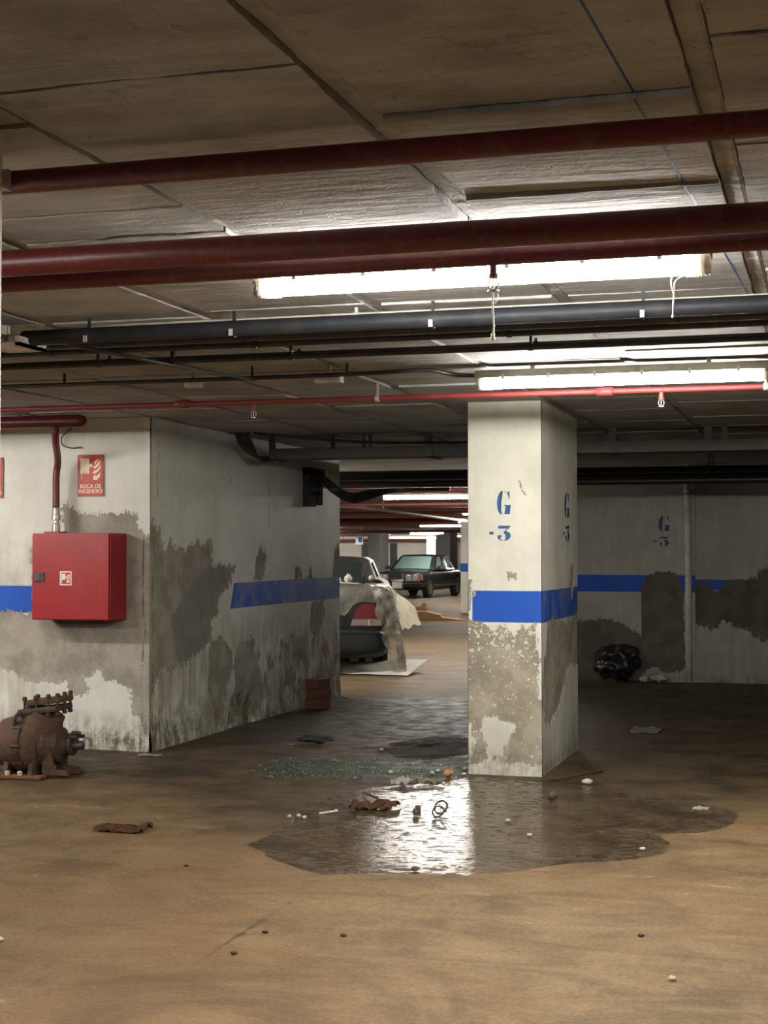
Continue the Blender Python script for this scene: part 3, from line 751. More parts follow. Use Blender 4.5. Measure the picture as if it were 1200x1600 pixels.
la = make_lamp(1.57, 'lamp'); place_lamp(la, -1.15, 4.92, 2.395, 'long fluorescent lamp behind the thick red pipes, nearest in view', GL)
lb = make_lamp(1.57, 'lamp_green'); place_lamp(lb, -1.085, 8.06, 2.395, 'fluorescent lamp with brown housing just above the thin red sprinkler pipe by the pillar', GL)
lc = make_lamp(1.57, 'lamp', False); place_lamp(lc, -6.22, 23.5, 2.37, 'nearest glowing lamp seen through the passage beyond the cars', GL)
FAR = [(-7.31, 33.5, 'lamp end peeping out beside the pillar in the passage'), (-12.4, 48.5, 'lamp glowing above the roof of the dark old sedan'),
       (-17.9, 67, 'thin far lamp between the two distant pillars'), (-23.9, 84, 'small far lamp in front of the end wall, left of a pair'), (-22.9, 86, 'small far lamp in front of the end wall, right of a pair')]
for x, y, lab in FAR: place_lamp(lc, x, y, 2.37, lab, GL)
# unseen lamps; the right, near-left and far ones are added fill light
OFF = ['ceiling lamp out of view to the left, level with the long lamp', 'ceiling lamp out of view left of the hose cabinet', 'added fill lamp out of view to the right, level with the long lamp', 'added fill lamp out of view above the near left pillar', 'ceiling lamp hidden behind the wall with the hose cabinet',
       'ceiling lamp hidden by the main pillar, near the covered sedan', 'added fill lamp hidden left of the nearest passage lamp', 'added fill lamp hidden left of the middle passage', 'added fill lamp hidden left of the old sedan', 'added fill lamp hidden behind the main pillar, near the old sedan', 'added fill lamp hidden left of the far pillars',
       'added fill lamp hidden right of the far pillars', 'added fill lamp hidden left before the end wall', 'added fill lamp hidden right before the end wall', 'added fill lamp hidden close to the end wall']
for x, y in ((-7.4, 4.92), (-7.4, 8.06), (1.9, 4.92), (-4.0, 1.78), (-7.3, 16.6), (-3.85, 20.3), (-12.5, 23.5), (-14.5, 33.5), (-18.5, 42), (-9.5, 42), (-20.5, 58), (-12.0, 58), (-27.0, 78), (-19.0, 78), (-30.5, 86)):
    place_lamp(lc, x, y, 2.395 if y < 18 else 2.37, OFF.pop(0), 'lamps outside the view')

# ------------------------------------------------------------------ red fire mains under the ceiling
def hangers(parent, xs, y, z, r, mat='conduit'):
    for x in xs:
        bm = bmesh.new()
        lathe(bm, [(r + 0.004, x - 0.012), (r + 0.004, x + 0.012)], 16, 'x', (0, y, z))
        box(bm, x - 0.006, x + 0.006, y - 0.006, y + 0.006, z + r, CEIL - 0.003)
        finish('hanger', bm, mat, parent)
def couplings(parent, xs, y, z, r, mat):
    for x in xs:
        bm = bmesh.new(); lathe(bm, [(r, x - 0.05), (r + 0.009, x - 0.045), (r + 0.009, x + 0.045), (r, x + 0.05)], 18, 'x', (0, y, z)); finish('coupling', bm, mat, parent, True)
def run(name, label, cat, mat, x0, x1, y, z, r, hx=(), cx=(), sag=0.0, group=None, hm='conduit', y1=None):
    t = thing(name, label, cat, (0, 0, 0), 0, group)
    n = 24; y1 = y if y1 is None else y1
    pts = [(x0 + (x1 - x0) * i / n, y + (y1 - y) * i / n, z - sag * math.sin(math.pi * i / n)) for i in range(n + 1)]
    mtube('tube', mat, t, pts, r, 18)
    if hx: hangers(t, hx, y, z, r, hm)
    if cx: couplings(t, cx, y, z, r, mat)
    return t
GP = 'red fire pipes under the ceiling'
run('fire_pipe', 'nearest dark red pipe, crossing highest in the photo under the ceiling', 'pipe', 'red_pipe', -2.6, 3.0, 3.36, 2.438, 0.0295, (0.9, 2.0), (), group=GP)
mb = thing('pipe_bracket', 'pale bracket holding the end of the nearest red pipe at the near pillar', 'bracket')
bm = bmesh.new(); box(bm, -1.999, -1.962, 3.235, 3.325, 2.405, 2.425, bev=0.004); box(bm, -1.999, -1.962, 3.232, 3.245, 2.38, 2.47, bev=0.003); box(bm, -1.995, -1.966, 3.31, 3.326, 2.405, 2.46, bev=0.003); finish('plate', bm, 'galv', mb)
run('fire_pipe', 'thickest dark red pipe, second from the camera, in front of the long lamp', 'pipe', 'red_pipe', -6.5, 3.0, 4.30, 2.437, 0.0425, (-4.6, 0.9), (-3.4, 0.3), group=GP)
p3 = run('fire_pipe', 'dark red pipe just behind the thickest one, carrying the sprinkler with a string', 'pipe', 'red_pipe', -6.5, 3.0, 4.60, 2.432, 0.030, (-4.7, -2.9, 1.1), (-3.0,), group=GP)
p4 = run('sprinkler_pipe', 'thin bright red pipe running in front of the pillar top', 'pipe', 'red_thin', -7.5, 3.5, 8.66, 2.432, 0.0165, (-5.2, -2.62, -0.35), (-3.9, -1.25, 0.2), group=GP, hm='galv')
def sprinkler(parent, x, y, z0, mat):
    bm = bmesh.new(); lathe(bm, [(0.013, z0), (0.013, z0 - 0.03), (0.017, z0 - 0.031), (0.017, z0 - 0.042)], 12, 'z', (x, y, 0)); s = finish('sprinkler_drop', bm, mat, parent, False)
    bm = bmesh.new()
    for q in (-1, 1): tube(bm, smooth_path([(x + q * 0.008, y, z0 - 0.042), (x + q * 0.016, y, z0 - 0.058), (x + q * 0.013, y, z0 - 0.072), (x, y, z0 - 0.082)], 4), 0.0028, 6)
    tube(bm, [(x, y, z0 - 0.042), (x, y, z0 - 0.075)], 0.003, 6)
    lathe(bm, [(0.003, z0 - 0.080), (0.019, z0 - 0.082), (0.019, z0 - 0.085), (0.003, z0 - 0.087)], 14, 'z', (x, y, 0))
    finish('sprinkler_head', bm, 'steel', s, False)
sprinkler(p3, -1.012, 4.60, 2.405, 'red_pipe')
sprinkler(p4, -0.928, 8.66, 2.418, 'red_thin')
sprinkler(p4, -3.42, 8.66, 2.418, 'red_thin')
# strings
st = thing('string', 'pale knotted string hanging from the sprinkler in the middle of the long lamp', 'string', group='strings by the long lamp')
mtube('strand', 'string', st, smooth_path([(-1.012, 4.60, 2.325), (-1.014, 4.598, 2.27), (-1.011, 4.60, 2.21), (-1.014, 4.60, 2.168)], 4), 0.0028, 6)
bm = bmesh.new(); lathe(bm, [(0.001, 2.192), (0.007, 2.186), (0.005, 2.178), (0.009, 2.171), (0.002, 2.162)], 8, 'z', (-1.014, 4.60, 0)); finish('knot', bm, 'string', st, True)
mtube('loop', 'string', st, smooth_path([(-1.012, 4.60, 2.318), (-0.998, 4.598, 2.31), (-1.0, 4.598, 2.29), (-1.012, 4.599, 2.278)], 4), 0.002, 6)
st = thing('string', 'thin looped wire hanging near the right end of the long lamp', 'string', group='strings by the long lamp')
mtube('strand', 'string', st, smooth_path([(-0.44, 4.90, 2.396), (-0.475, 4.89, 2.378), (-0.482, 4.89, 2.34), (-0.486, 4.89, 2.262)], 4), 0.0022, 6)
mtube('loop', 'string', st, smooth_path([(-0.487, 4.90, 2.396), (-0.492, 4.89, 2.37), (-0.484, 4.89, 2.335)], 4), 0.002, 6)
bm = bmesh.new(); lathe(bm, [(0.001, 2.268), (0.005, 2.262), (0.001, 2.255)], 8, 'z', (-0.486, 4.89, 0)); finish('knot', bm, 'string', st, True)

# ------------------------------------------------------------------ ducts and conduits
GC = 'dark conduits under the ceiling'
d1 = run('drain_duct', 'thick dark grey plastic duct behind the long lamp', 'duct', 'duct', -3.42, 3.0, 5.90, 2.448, 0.034, (), (), sag=-0.004)
for x in (-3.1, -2.42, -1.55, -0.70, 0.3):
    bm = bmesh.new(); lathe(bm, [(0.0365, x - 0.006), (0.0365, x + 0.006)], 18, 'x', (0, 5.90, 2.449)); box(bm, x - 0.006, x + 0.006, 5.895, 5.905, 2.48, CEIL - 0.004); c_ = finish('clip', bm, 'duct', d1); mbox('clip_tag', 'galv', c_, x - 0.008, x + 0.008, 5.858, 5.866, 2.415, 2.443)
run('cable', 'thin white cable lying along the top of the thick dark duct', 'cable', 'white_plastic', -3.30, 3.0, 5.975, 2.495, 0.010, (-1.9, 0.4), hm='galv')
tb = thing('trunking', 'pale cable trunking end bracket at the left where the dark duct starts', 'trunking')
bm = bmesh.new(); box(bm, -4.3, -3.56, 5.80, 6.02, 2.425, 2.44); box(bm, -4.3, -3.56, 5.80, 5.815, 2.425, 2.475); box(bm, -4.3, -3.56, 6.005, 6.02, 2.425, 2.53); finish('channel', bm, 'white_plastic', tb)
bm = bmesh.new(); box(bm, -3.60, -3.38, 5.79, 6.03, 2.405, 2.418); box(bm, -3.60, -3.57, 5.79, 6.03, 2.405, 2.535); box(bm, -3.40, -3.38, 5.79, 6.03, 2.405, 2.445); finish('bracket', bm, 'white_plastic', tb)
CON = [(6.32, 2.475, 0.018, 'dark conduit, first behind the thick duct'), (6.46, 2.462, 0.014, 'dark conduit, second behind the thick duct'), (6.95, 2.468, 0.015, 'dark conduit, third behind the thick duct'), (7.08, 2.50, 0.010, 'thin dark cable beside the third conduit behind the duct')]
for y, z, r, lab in CON:
    run('conduit', lab, 'conduit', 'conduit', -7.0, 3.0, y, z, r, (-4.8, -3.6, -2.55, -1.35, 0.35), group=GC)
c5 = thing('lamp_cable', 'black cable running from the left into the lamp beside the pillar', 'cable', group=GC)
mtube('tube', 'conduit', c5, smooth_path([(-7.0, 7.70, 2.462), (-4.6, 7.70, 2.462), (-3.0, 7.70, 2.462), (-2.35, 7.72, 2.468), (-2.10, 7.85, 2.49), (-1.98, 8.0, 2.478), (-1.87, 8.06, 2.476)], 8), 0.012, 10)
for x in (-5.2, -4.2, -3.05, -2.5):
    mbox('clip', 'conduit', c5, x - 0.006, x + 0.006, 7.694, 7.706, 2.462, CEIL - 0.003)
for x, lab, w in ((-3.42, 'small pale junction box on the black lamp cable, left one', 0.045), (-2.62, 'larger pale junction box on the black lamp cable, right one', 0.075)):
    jb = thing('junction_box', lab, 'junction box', (x, 7.745, 2.425), group='junction boxes')
    mbox('body', 'white_plastic', jb, -w, w, -0.035, 0.035, 0, 0.05, bev=0.006)
    mbox('lid', 'white_plastic', jb, -w * 0.93, w * 0.93, -0.038, -0.034, 0.004, 0.046)
    mbox('mount', 'galv', jb, -0.01, 0.01, -0.005, 0.005, 0.05, CEIL - 2.425 + 0.012)
cx = thing('cross_conduit', 'grey conduit crossing under the ceiling at an angle, upper left', 'conduit', group=GC)
mtube('tube', 'conduit', cx, [(-3.30, 6.05, 2.44), (-3.16, 6.9, 2.44), (-3.02, 7.66, 2.447)], 0.009, 10)
mbox('clip', 'conduit', cx, -3.17, -3.15, 6.89, 6.91, 2.44, CEIL - 0.003)

# ------------------------------------------------------------------ cable tray behind the pillar, with cables climbing to the ceiling
tr = thing('cable_tray', 'long galvanised cable tray hung behind the pillar', 'cable tray')
x0, x1, ty = -4.72, 4.0, 12.35
bm = bmesh.new(); box(bm, x0, x1, ty, ty + 0.004, 2.325, 2.415); finish('side_rail', bm, 'tray', tr)
bm = bmesh.new(); box(bm, x0, x1, ty + 0.30, ty + 0.304, 2.325, 2.415); finish('side_rail', bm, 'tray', tr)
bm = bmesh.new(); box(bm, x0, x1, ty + 0.004, ty + 0.30, 2.325, 2.330); finish('tray_floor', bm, 'tray', tr)
for x in (-4.70, -3.28, -1.72, -0.95, 0.8):
    bm = bmesh.new(); box(bm, x - 0.03, x + 0.03, ty - 0.012, ty - 0.002, 2.31, CEIL - 0.003); box(bm, x - 0.03, x + 0.03, ty - 0.012, ty + 0.31, 2.312, 2.322); finish('hanger', bm, 'tray', tr)
for k, (x, w) in enumerate(((-4.14, 0.02), (-3.86, 0.012), (-3.80, 0.012), (-0.82, 0.022))):
    bm = bmesh.new(); box(bm, x - w, x + w, ty - 0.008, ty - 0.002, 2.40, CEIL - 0.003); finish('strap', bm, 'tray' if k == 3 else 'black_plastic', tr)
bun = thing('cable_bundle', 'bundle of black cables bending down from the ceiling into the cable tray', 'cable')
for k in range(6):
    mtube('cable', 'conduit', bun, smooth_path([(-4.86 + 0.022 * k, 11.9 + 0.01 * (k % 2), CEIL - 0.006), (-4.84 + 0.022 * k, 11.95, 2.42), (-4.78 + 0.012 * k, 12.15, 2.335 - 0.008 * k), (-4.66, 12.42 + 0.03 * k, 2.33 + 0.012), (-4.3, 12.42 + 0.03 * k, 2.345), (-2.2, 12.42 + 0.03 * k, 2.345), (1.5, 12.42 + 0.03 * k, 2.345)], 5), 0.011, 8)
for x0_, lab in ((-3.6, 'dark cable strung above the cable tray left of the pillar'), (-2.9, 'dark cable sloping up from the cable tray towards the pillar top')):
    if x0_ == -3.6: pp = [(-4.70, 11.9, 2.515), (-4.2, 12.1, 2.47), (-3.6, 12.32, 2.44), (-2.6, 12.30, 2.43)]
    else: pp = [(-3.1, 12.30, 2.425), (-2.9, 12.30, 2.435), (-2.6, 12.3, 2.48), (-2.3, 12.2, 2.52)]
    tag(mtube('cable', 'conduit', None, smooth_path(pp, 6), 0.012, 8), lab, 'cable')
# second, darker run: black service pipes beyond the passage wall
GB = 'black service pipes beyond the tray'
for y, z, r, lab in ((15.75, 2.335, 0.047, 'upper black service pipe beyond the cable tray'), (15.65, 2.245, 0.038, 'lower black service pipe beyond the cable tray'), (16.3, 2.36, 0.07, 'fat black service pipe in front of the back wall')):
    run('service_pipe', lab, 'pipe', 'black_plastic', -11.0, 6.0, y, z, r, (-3.7, -1.2, 2.0), group=GB)
wb = thing('wall_box', 'dark grey cable box on the passage wall with two uprights', 'box')
bm = bmesh.new(); box(bm, -4.962, -4.90, 13.87, 14.10, 1.96, 2.32, bev=0.006); finish('upright', bm, 'box_grey', wb)
bm = bmesh.new(); box(bm, -4.962, -4.91, 14.17, 14.33, 1.98, 2.32, bev=0.006); finish('upright', bm, 'box_grey', wb)
bm = bmesh.new(); box(bm, -4.962, -4.90, 13.87, 14.36, 2.26, 2.34, bev=0.006); finish('cover', bm, 'box_grey', wb)
bun = thing('cable_bundle', 'black corrugated cables drooping from the wall box round the passage corner', 'cable')
for k in range(6):
    d = 0.018 * k
    mtube('cable', 'conduit', bun, smooth_path([(-4.93, 14.25 + d, 2.30 - d * 0.3), (-4.90, 14.45, 2.25 - d), (-4.86, 14.75, 2.16 - d), (-4.80, 15.0, 2.12 - d), (-4.72, 15.25, 2.16 - d), (-4.5, 15.55, 2.19 - d * 0.3), (-3.9, 15.58 - d * 0.2, 2.19 - d * 0.2)], 5), 0.011, 8)

# ------------------------------------------------------------------ fire hose cabinet, riser and signs
cab = thing('fire_hose_cabinet', 'red metal fire hose cabinet fixed to the peeling wall', 'cabinet', (-5.4875, 10.445, 0.995))
bm = bmesh.new(); box(bm, -0.327, 0.327, -0.262, 0.0, 0, 0.655, bev=0.006); finish('body', bm, 'red_box', cab)
bm = bmesh.new(); box(bm, -0.320, 0.318, -0.281, -0.264, 0.006, 0.649, bev=0.004); dr = finish('door', bm, 'red_box', cab)
bm = bmesh.new(); box(bm, -0.298, -0.215, -0.289, -0.280, 0.288, 0.358, bev=0.003); la_ = finish('latch', bm, 'black_plastic', dr); tag(la_, 'black push latch')
mbox('latch_tongue', simple('latch_grey', (0.05, 0.065, 0.058), 0.4), dr, -0.290, -0.252, -0.292, -0.2885, 0.296, 0.350)
def xz(poly, cx, cz, sx, sz): return [(cx + a * sx, cz + b * sz) for a, b in poly]
SQ = [(0, 0), (1, 0), (1, 1), (0, 1)]
FLAMES = [[(0.05,0.0),(0.55,0.0),(0.9,0.15),(1.0,0.4),(0.8,0.30),(0.45,0.22),(0.2,0.25),(0.05,0.15)],
          [(0.0,0.33),(0.3,0.30),(0.7,0.42),(1.0,0.58),(0.98,0.75),(0.8,0.60),(0.45,0.48),(0.12,0.46)],
          [(0.05,0.58),(0.35,0.56),(0.7,0.68),(0.95,0.88),(0.9,1.0),(0.62,0.82),(0.3,0.70),(0.1,0.68)],
          [(0.15,0.78),(0.35,0.80),(0.62,0.95),(0.7,1.08),(0.5,1.0),(0.25,0.92)]]
def pictogram(parent, cx, cz, s, y, mat, name='pictogram'):
    bm = bmesh.new()
    prism(bm, xz([(0.06, 0.38), (0.46, 0.38), (0.46, 0.92), (0.06, 0.92)], cx, cz, s, s), y - 0.0012, y, 'xz')
    prism(bm, xz([(0.06, 0.10), (0.13, 0.10), (0.13, 0.40), (0.06, 0.40)], cx, cz, s, s), y - 0.0012, y, 'xz')
    prism(bm, xz([(0.46, 0.60), (0.56, 0.56), (0.60, 0.64), (0.56, 0.70), (0.46, 0.68)], cx, cz, s, s), y - 0.0012, y, 'xz')
    for f in FLAMES: prism(bm, xz(f, cx + 0.56 * s, cz + 0.10 * s, 0.36 * s, 0.74 * s), y - 0.0012, y, 'xz')
    return finish(name, bm, mat, parent)
stk = mbox('sticker', 'white_print', dr, -0.085, 0.012, -0.2835, -0.2805, 0.262, 0.368); tag(stk, 'small white bordered hose symbol sticker')
bm = bmesh.new(); box(bm, -0.076, 0.003, -0.2848, -0.2834, 0.272, 0.358); finish('sticker_field', bm, 'red_sign', stk)
pictogram(stk, -0.076, 0.272, 0.083, -0.2847, 'white_print')
for x, z in ((-0.23, 0.59), (-0.22, 0.045)):
    bm = bmesh.new(); lathe(bm, [(0.006, -0.2835), (0.006, -0.280)], 10, 'y', (x, 0, z)); finish('rivet', bm, 'red_pipe', dr)
bm = bmesh.new(); box(bm, -0.27, -0.14, -0.20, -0.06, 0.654, 0.668, bev=0.003); finish('top_plate', bm, 'red_box', cab)

mainp = thing('fire_main', 'short thick red fire main with rounded end above the hose cabinet', 'pipe')
bm = bmesh.new(); tube(bm, [(-8.0, 9.95, 2.472), (-5.30, 9.95, 2.472), (-5.262, 9.95, 2.472), (-5.248, 9.95, 2.472)], [0.048, 0.048, 0.036, 0.012], 18); finish('tube', bm, 'red_pipe', mainp, True)
for x in (-7.2, -5.8): mbox('hanger', 'conduit', mainp, x - 0.012, x + 0.012, 9.944, 9.956, 2.47, CEIL - 0.003)
rs_ = thing('riser_pipe', 'red water pipe dropping from the fire main into the hose cabinet', 'pipe')
mtube('tube', 'red_pipe', rs_, smooth_path([(-5.50, 9.95, 2.45), (-5.50, 9.95, 2.38), (-5.545, 10.04, 2.31), (-5.655, 10.27, 2.20), (-5.69, 10.31, 2.08), (-5.692, 10.315, 1.84)], 6), 0.027, 14)
bm = bmesh.new(); lathe(bm, [(0.027, 1.66), (0.030, 1.665), (0.030, 1.72), (0.022, 1.725), (0.022, 1.75), (0.034, 1.755), (0.034, 1.79), (0.027, 1.795), (0.027, 1.85)], 14, 'z', (-5.692, 10.315, 0)); finish('union_fitting', bm, 'steel', rs_, False)
wr = tag(mtube('wire', 'conduit', None, smooth_path([(-5.62, 10.42, 2.46), (-5.70, 10.42, 2.40), (-5.70, 10.42, 2.34), (-5.63, 10.42, 2.31), (-5.54, 10.42, 2.315)], 6), 0.005, 6), 'thin dark wire looping on the wall above the hose cabinet', 'wire')

def hose_sign(x, z, label):
    s = thing('fire_sign', label, 'sign', (x, 10.438, z), group='fire hose signs')
    mbox('panel', 'red_sign_dark', s, -0.11, 0.11, -0.004, 0.0, -0.16, 0.16)
    mbox('field', 'red_sign', s, -0.099, 0.099, -0.0052, -0.0038, -0.055, 0.150)
    mbox('caption_field', 'red_sign', s, -0.099, 0.099, -0.0052, -0.0038, -0.150, -0.066)
    bm = bmesh.new()
    for k in range(6): box(bm, -0.088 + k * 0.0135, -0.077 + k * 0.0135, -0.0064, -0.005, 0.022, 0.132)
    box(bm, -0.088, -0.010, -0.0062, -0.005, 0.040, 0.118)
    for k in range(6): box(bm, -0.086 + k * 0.0135, -0.079 + k * 0.0135, -0.0063, -0.005, 0.012, 0.03)
    box(bm, -0.078, -0.070, -0.0062, -0.005, -0.030, 0.02)
    lathe(bm, [(0.013, -0.0064), (0.013, -0.005)], 14, 'y', (0.004, 0, 0.076))
    finish('reel_symbol', bm, 'cream', s)
    bm = bmesh.new()
    for f in FLAMES: prism(bm, xz(f, 0.020, -0.035, 0.066, 0.155), -0.0064, -0.005, 'xz')
    finish('flame_symbol', bm, 'cream', s)
    for txt, dz in (('BOCA DE', -0.096), ('INCENDIO', -0.135)):
        cu = bpy.data.curves.new('caption', 'FONT'); cu.body = txt; cu.size = 0.042; cu.align_x = 'CENTER'; cu.extrude = 0.0006; cu.offset = 0.0012
        cu.materials.append(M['cream'])
        tmp = bpy.data.objects.new('caption_curve', cu); COL.objects.link(tmp)
        me_ = bpy.data.meshes.new_from_object(tmp.evaluated_get(bpy.context.evaluated_depsgraph_get()))
        bpy.data.objects.remove(tmp)
        c = obj_from_mesh('caption', me_, None, s)
        c.location = (0, -0.0062, dz); c.rotation_euler = (R(90), 0, 0)
    return s
hose_sign(-5.464, 2.096, 'red fire hose sign reading BOCA DE INCENDIO above the cabinet')
hose_sign(-6.335, 2.090, 'red sign cut off by the left edge of the view')

# ------------------------------------------------------------------ rusty pump at the left
pu = thing('rusty_pump', 'rusty cast iron pump with top flange standing on the floor by the wall', 'pump', (-5.16, 9.12, 0), R(4))
def bolts(bm, pts, r, h, axis='z'):
    for p in pts: lathe(bm, [(r, 0), (r, h), (r * 0.6, h * 1.25)], 6, axis, p)
bm = bmesh.new(); lathe(bm, [(0.07, -0.27), (0.115, -0.265), (0.16, -0.22), (0.185, -0.12), (0.195, -0.03), (0.19, 0.03), (0.16, 0.07), (0.10, 0.085)], 28, 'x', (-0.02, 0, 0.215)); vol = finish('volute', bm, 'rust', pu, True)
bm = bmesh.new(); lathe(bm, [(0.205, -0.075), (0.208, -0.05), (0.205, -0.03)], 28, 'x', (-0.02, 0, 0.215)); finish('rim', bm, 'rust2', vol, False)
for k in range(10):
    a = k * math.pi / 5; bm = bmesh.new(); bolts(bm, [(-0.10, 0.198 * math.cos(a), 0.215 + 0.198 * math.sin(a))], 0.015, 0.05, 'x'); finish('rim_bolt', bm, 'rust2', vol)
bm = bmesh.new(); lathe(bm, [(0.105, -0.62), (0.105, -0.40), (0.14, -0.395), (0.14, -0.36), (0.09, -0.355), (0.08, -0.25)], 24, 'x', (-0.02, 0, 0.23)); finish('motor_neck', bm, 'rust', pu, True)
bm = bmesh.new()                                                      # rising branch with a square top flange
tube(bm, smooth_path([(-0.03, -0.01, 0.26), (0.02, 0.0, 0.34), (0.06, 0.0, 0.43)], 4), [0.165] * 3 + [0.15] * 3 + [0.135] * 3, 20); br = finish('branch', bm, 'rust', pu, True)
T = Matrix.Translation((0.065, 0, 0.425)) @ Matrix.Rotation(R(-7), 4, 'Y')
for z, s_, m_, dx in ((0.0, 0.145, 'rust2', -0.01), (0.055, 0.125, 'rust', 0.03)):
    bm = bmesh.new(); box(bm, -s_ + dx, s_ + dx, -s_ * 0.9, s_ * 0.9, z, z + 0.042, bev=0.014, mtx=T); finish('flange', bm, m_, pu)
bm = bmesh.new(); lathe(bm, [(0.018, -0.022), (0.018, 0.0), (0.010, 0.0), (0.010, 0.095), (0.018, 0.096), (0.018, 0.118), (0.009, 0.124)], 6, 'z'); proto_bolt = finish('flange_bolt', bm, 'rust2', pu)
for k, (a, b) in enumerate(((-0.115, -0.10), (-0.03, -0.108), (0.06, -0.105), (0.125, -0.10), (-0.115, 0.10), (0.125, 0.10), (0.13, 0.0))):
    o = proto_bolt if k == 0 else proto_bolt.copy()
    if k: COL.objects.link(o)
    o.location = T @ Vector((a, b, 0.0))
bm = bmesh.new(); lathe(bm, [(0.15, 0.06), (0.155, 0.10), (0.135, 0.12), (0.12, 0.18), (0.075, 0.20), (0.06, 0.235)], 20, 'x', (0, 0, 0.205)); finish('bearing_housing', bm, 'rust2', pu, False)
for q in (-1, 1):
    bm = bmesh.new(); prism(bm, [(0.09, 0.02), (0.28, 0.02), (0.25, 0.05), (0.17, 0.06), (0.15, 0.20), (0.09, 0.22)], q * 0.11 - 0.014, q * 0.11 + 0.014, 'xz'); finish('bracket_arm', bm, 'rust', pu)
mtube('shaft', simple('shaft_steel', (0.055, 0.06, 0.065), 0.4, metal=0.4), pu, [(0.20, -0.01, 0.205), (0.335, -0.015, 0.21)], 0.030, 16)
bm = bmesh.new(); lathe(bm, [(0.05, 0.235), (0.078, 0.24), (0.078, 0.262), (0.05, 0.268)], 16, 'x', (0, 0, 0.215)); gl_ = finish('gland', bm, 'rust2', pu)
for k, (b, z) in enumerate(((0.06, 0.262), (-0.055, 0.268), (0.0, 0.290))):
    bm = bmesh.new(); lathe(bm, [(0.014, 0.25), (0.014, 0.305), (0.008, 0.312)], 6, 'x', (0, b, z)); finish('gland_bolt', bm, 'rust2', gl_)
bm = bmesh.new(); tube(bm, smooth_path([(-0.10, -0.15, 0.345), (-0.085, -0.15, 0.415), (-0.055, -0.12, 0.42), (-0.045, -0.10, 0.37)], 4), 0.013, 8); finish('lifting_eye', bm, 'rust2', pu, True)
for x0_, x1_, y_ in ((-0.30, 0.12, -0.17), (-0.25, 0.26, 0.14)):
    bm = bmesh.new(); box(bm, x0_, x1_, y_ - 0.05, y_ + 0.05, 0.0, 0.022, bev=0.005); finish('foot', bm, 'rust_orange' if y_ < 0 else 'rust', pu)
for x in (-0.16, 0.02):
    bm = bmesh.new(); prism(bm, [(-0.17, 0.02), (0.14, 0.02), (0.10, 0.16), (-0.12, 0.16)], x - 0.016, x + 0.016, 'yz'); finish('rib', bm, 'rust', pu)
for x in (-0.13, -0.04):
    bm = bmesh.new(); lathe(bm, [(0.018, 0.02), (0.018, 0.045), (0.012, 0.05)], 6, 'z', (x, -0.185, 0)); finish('foot_bolt', bm, 'stone_pale', pu)

# ------------------------------------------------------------------ bricks at the passage corner
for k, (dx, dy, rz, lab) in enumerate(((0, 0, 4, 'bottom red brick of the small stack at the passage corner'), (0.012, -0.006, 1, 'middle red brick of the small stack at the passage corner'), (-0.006, 0.008, 7, 'top red brick of the small stack at the passage corner'))):
    bm = bmesh.new(); box(bm, -0.085, 0.085, -0.09, 0.09, 0.001, 0.094, bev=0.006)
    o = finish('brick', bm, 'brick', None, loc=(-4.77 + dx, 13.78 + dy, 0.096 * k)); o.rotation_euler = (0, 0, R(rz - 28))
    tag(o, lab, 'brick', 'stack of bricks')

# ------------------------------------------------------------------ cars
def loft(bm, stations):
    """stations: (y, half width, z bottom, z top, crown)"""
    rings = []
    for y, w, zb, zt, cr in stations:
        h = zt - zb
        half = [(w * 0.80, zb), (w * 0.96, zb + 0.12 * h), (w, zb + 0.42 * h), (w * 0.99, zb + 0.66 * h), (w * 0.955, zb + 0.88 * h), (w * 0.86, zb + 0.98 * h), (w * 0.5, zt + cr * 0.7)]
        ring = [(0, zb)] + half + [(0, zt + cr)] + [(-a, b) for a, b in half[::-1]]
        rings.append([bm.verts.new((a, y, b)) for a, b in ring])
    n = len(rings[0])
    for i in range(len(rings) - 1):
        for k in range(n): bm.faces.new((rings[i][k], rings[i][(k + 1) % n], rings[i + 1][(k + 1) % n], rings[i + 1][k]))
    bm.faces.new(rings[0][::-1]); bm.faces.new(rings[-1])

def subsurf(o, lv=2):
    m = o.modifiers.new('smooth', 'SUBSURF'); m.levels = lv; m.render_levels = lv
    o.data.polygons.foreach_set('use_smooth', [True] * len(o.data.polygons)); return o

def lerp(a, b, t): return tuple(x + (y - x) * t for x, y in zip(a, b))
def inset_quad(q, m=0.06, out=0.006, lift=None):
    """four corners -> slightly smaller panel lifted along its normal"""
    q = [Vector(p) for p in q]; c = sum(q, Vector()) / 4
    n = (q[1] - q[0]).cross(q[3] - q[0]).normalized()
    if lift is not None and n.dot(lift) < 0: n = -n
    return [p + (c - p).normalized() * m + n * out for p in q], n
def panel(name, mat, parent, q, m, out, thick, lift):
    p, n = inset_quad(q, m, out, Vector(lift)); bm = bmesh.new()
    A = [bm.verts.new(v) for v in p]; B = [bm.verts.new(v - n * thick) for v in p]
    bm.faces.new(A); bm.faces.new(B[::-1])
    for i in range(4): bm.faces.new((A[i], A[(i + 1) % 4], B[(i + 1) % 4], B[i]))
    return finish(name, bm, mat, parent)

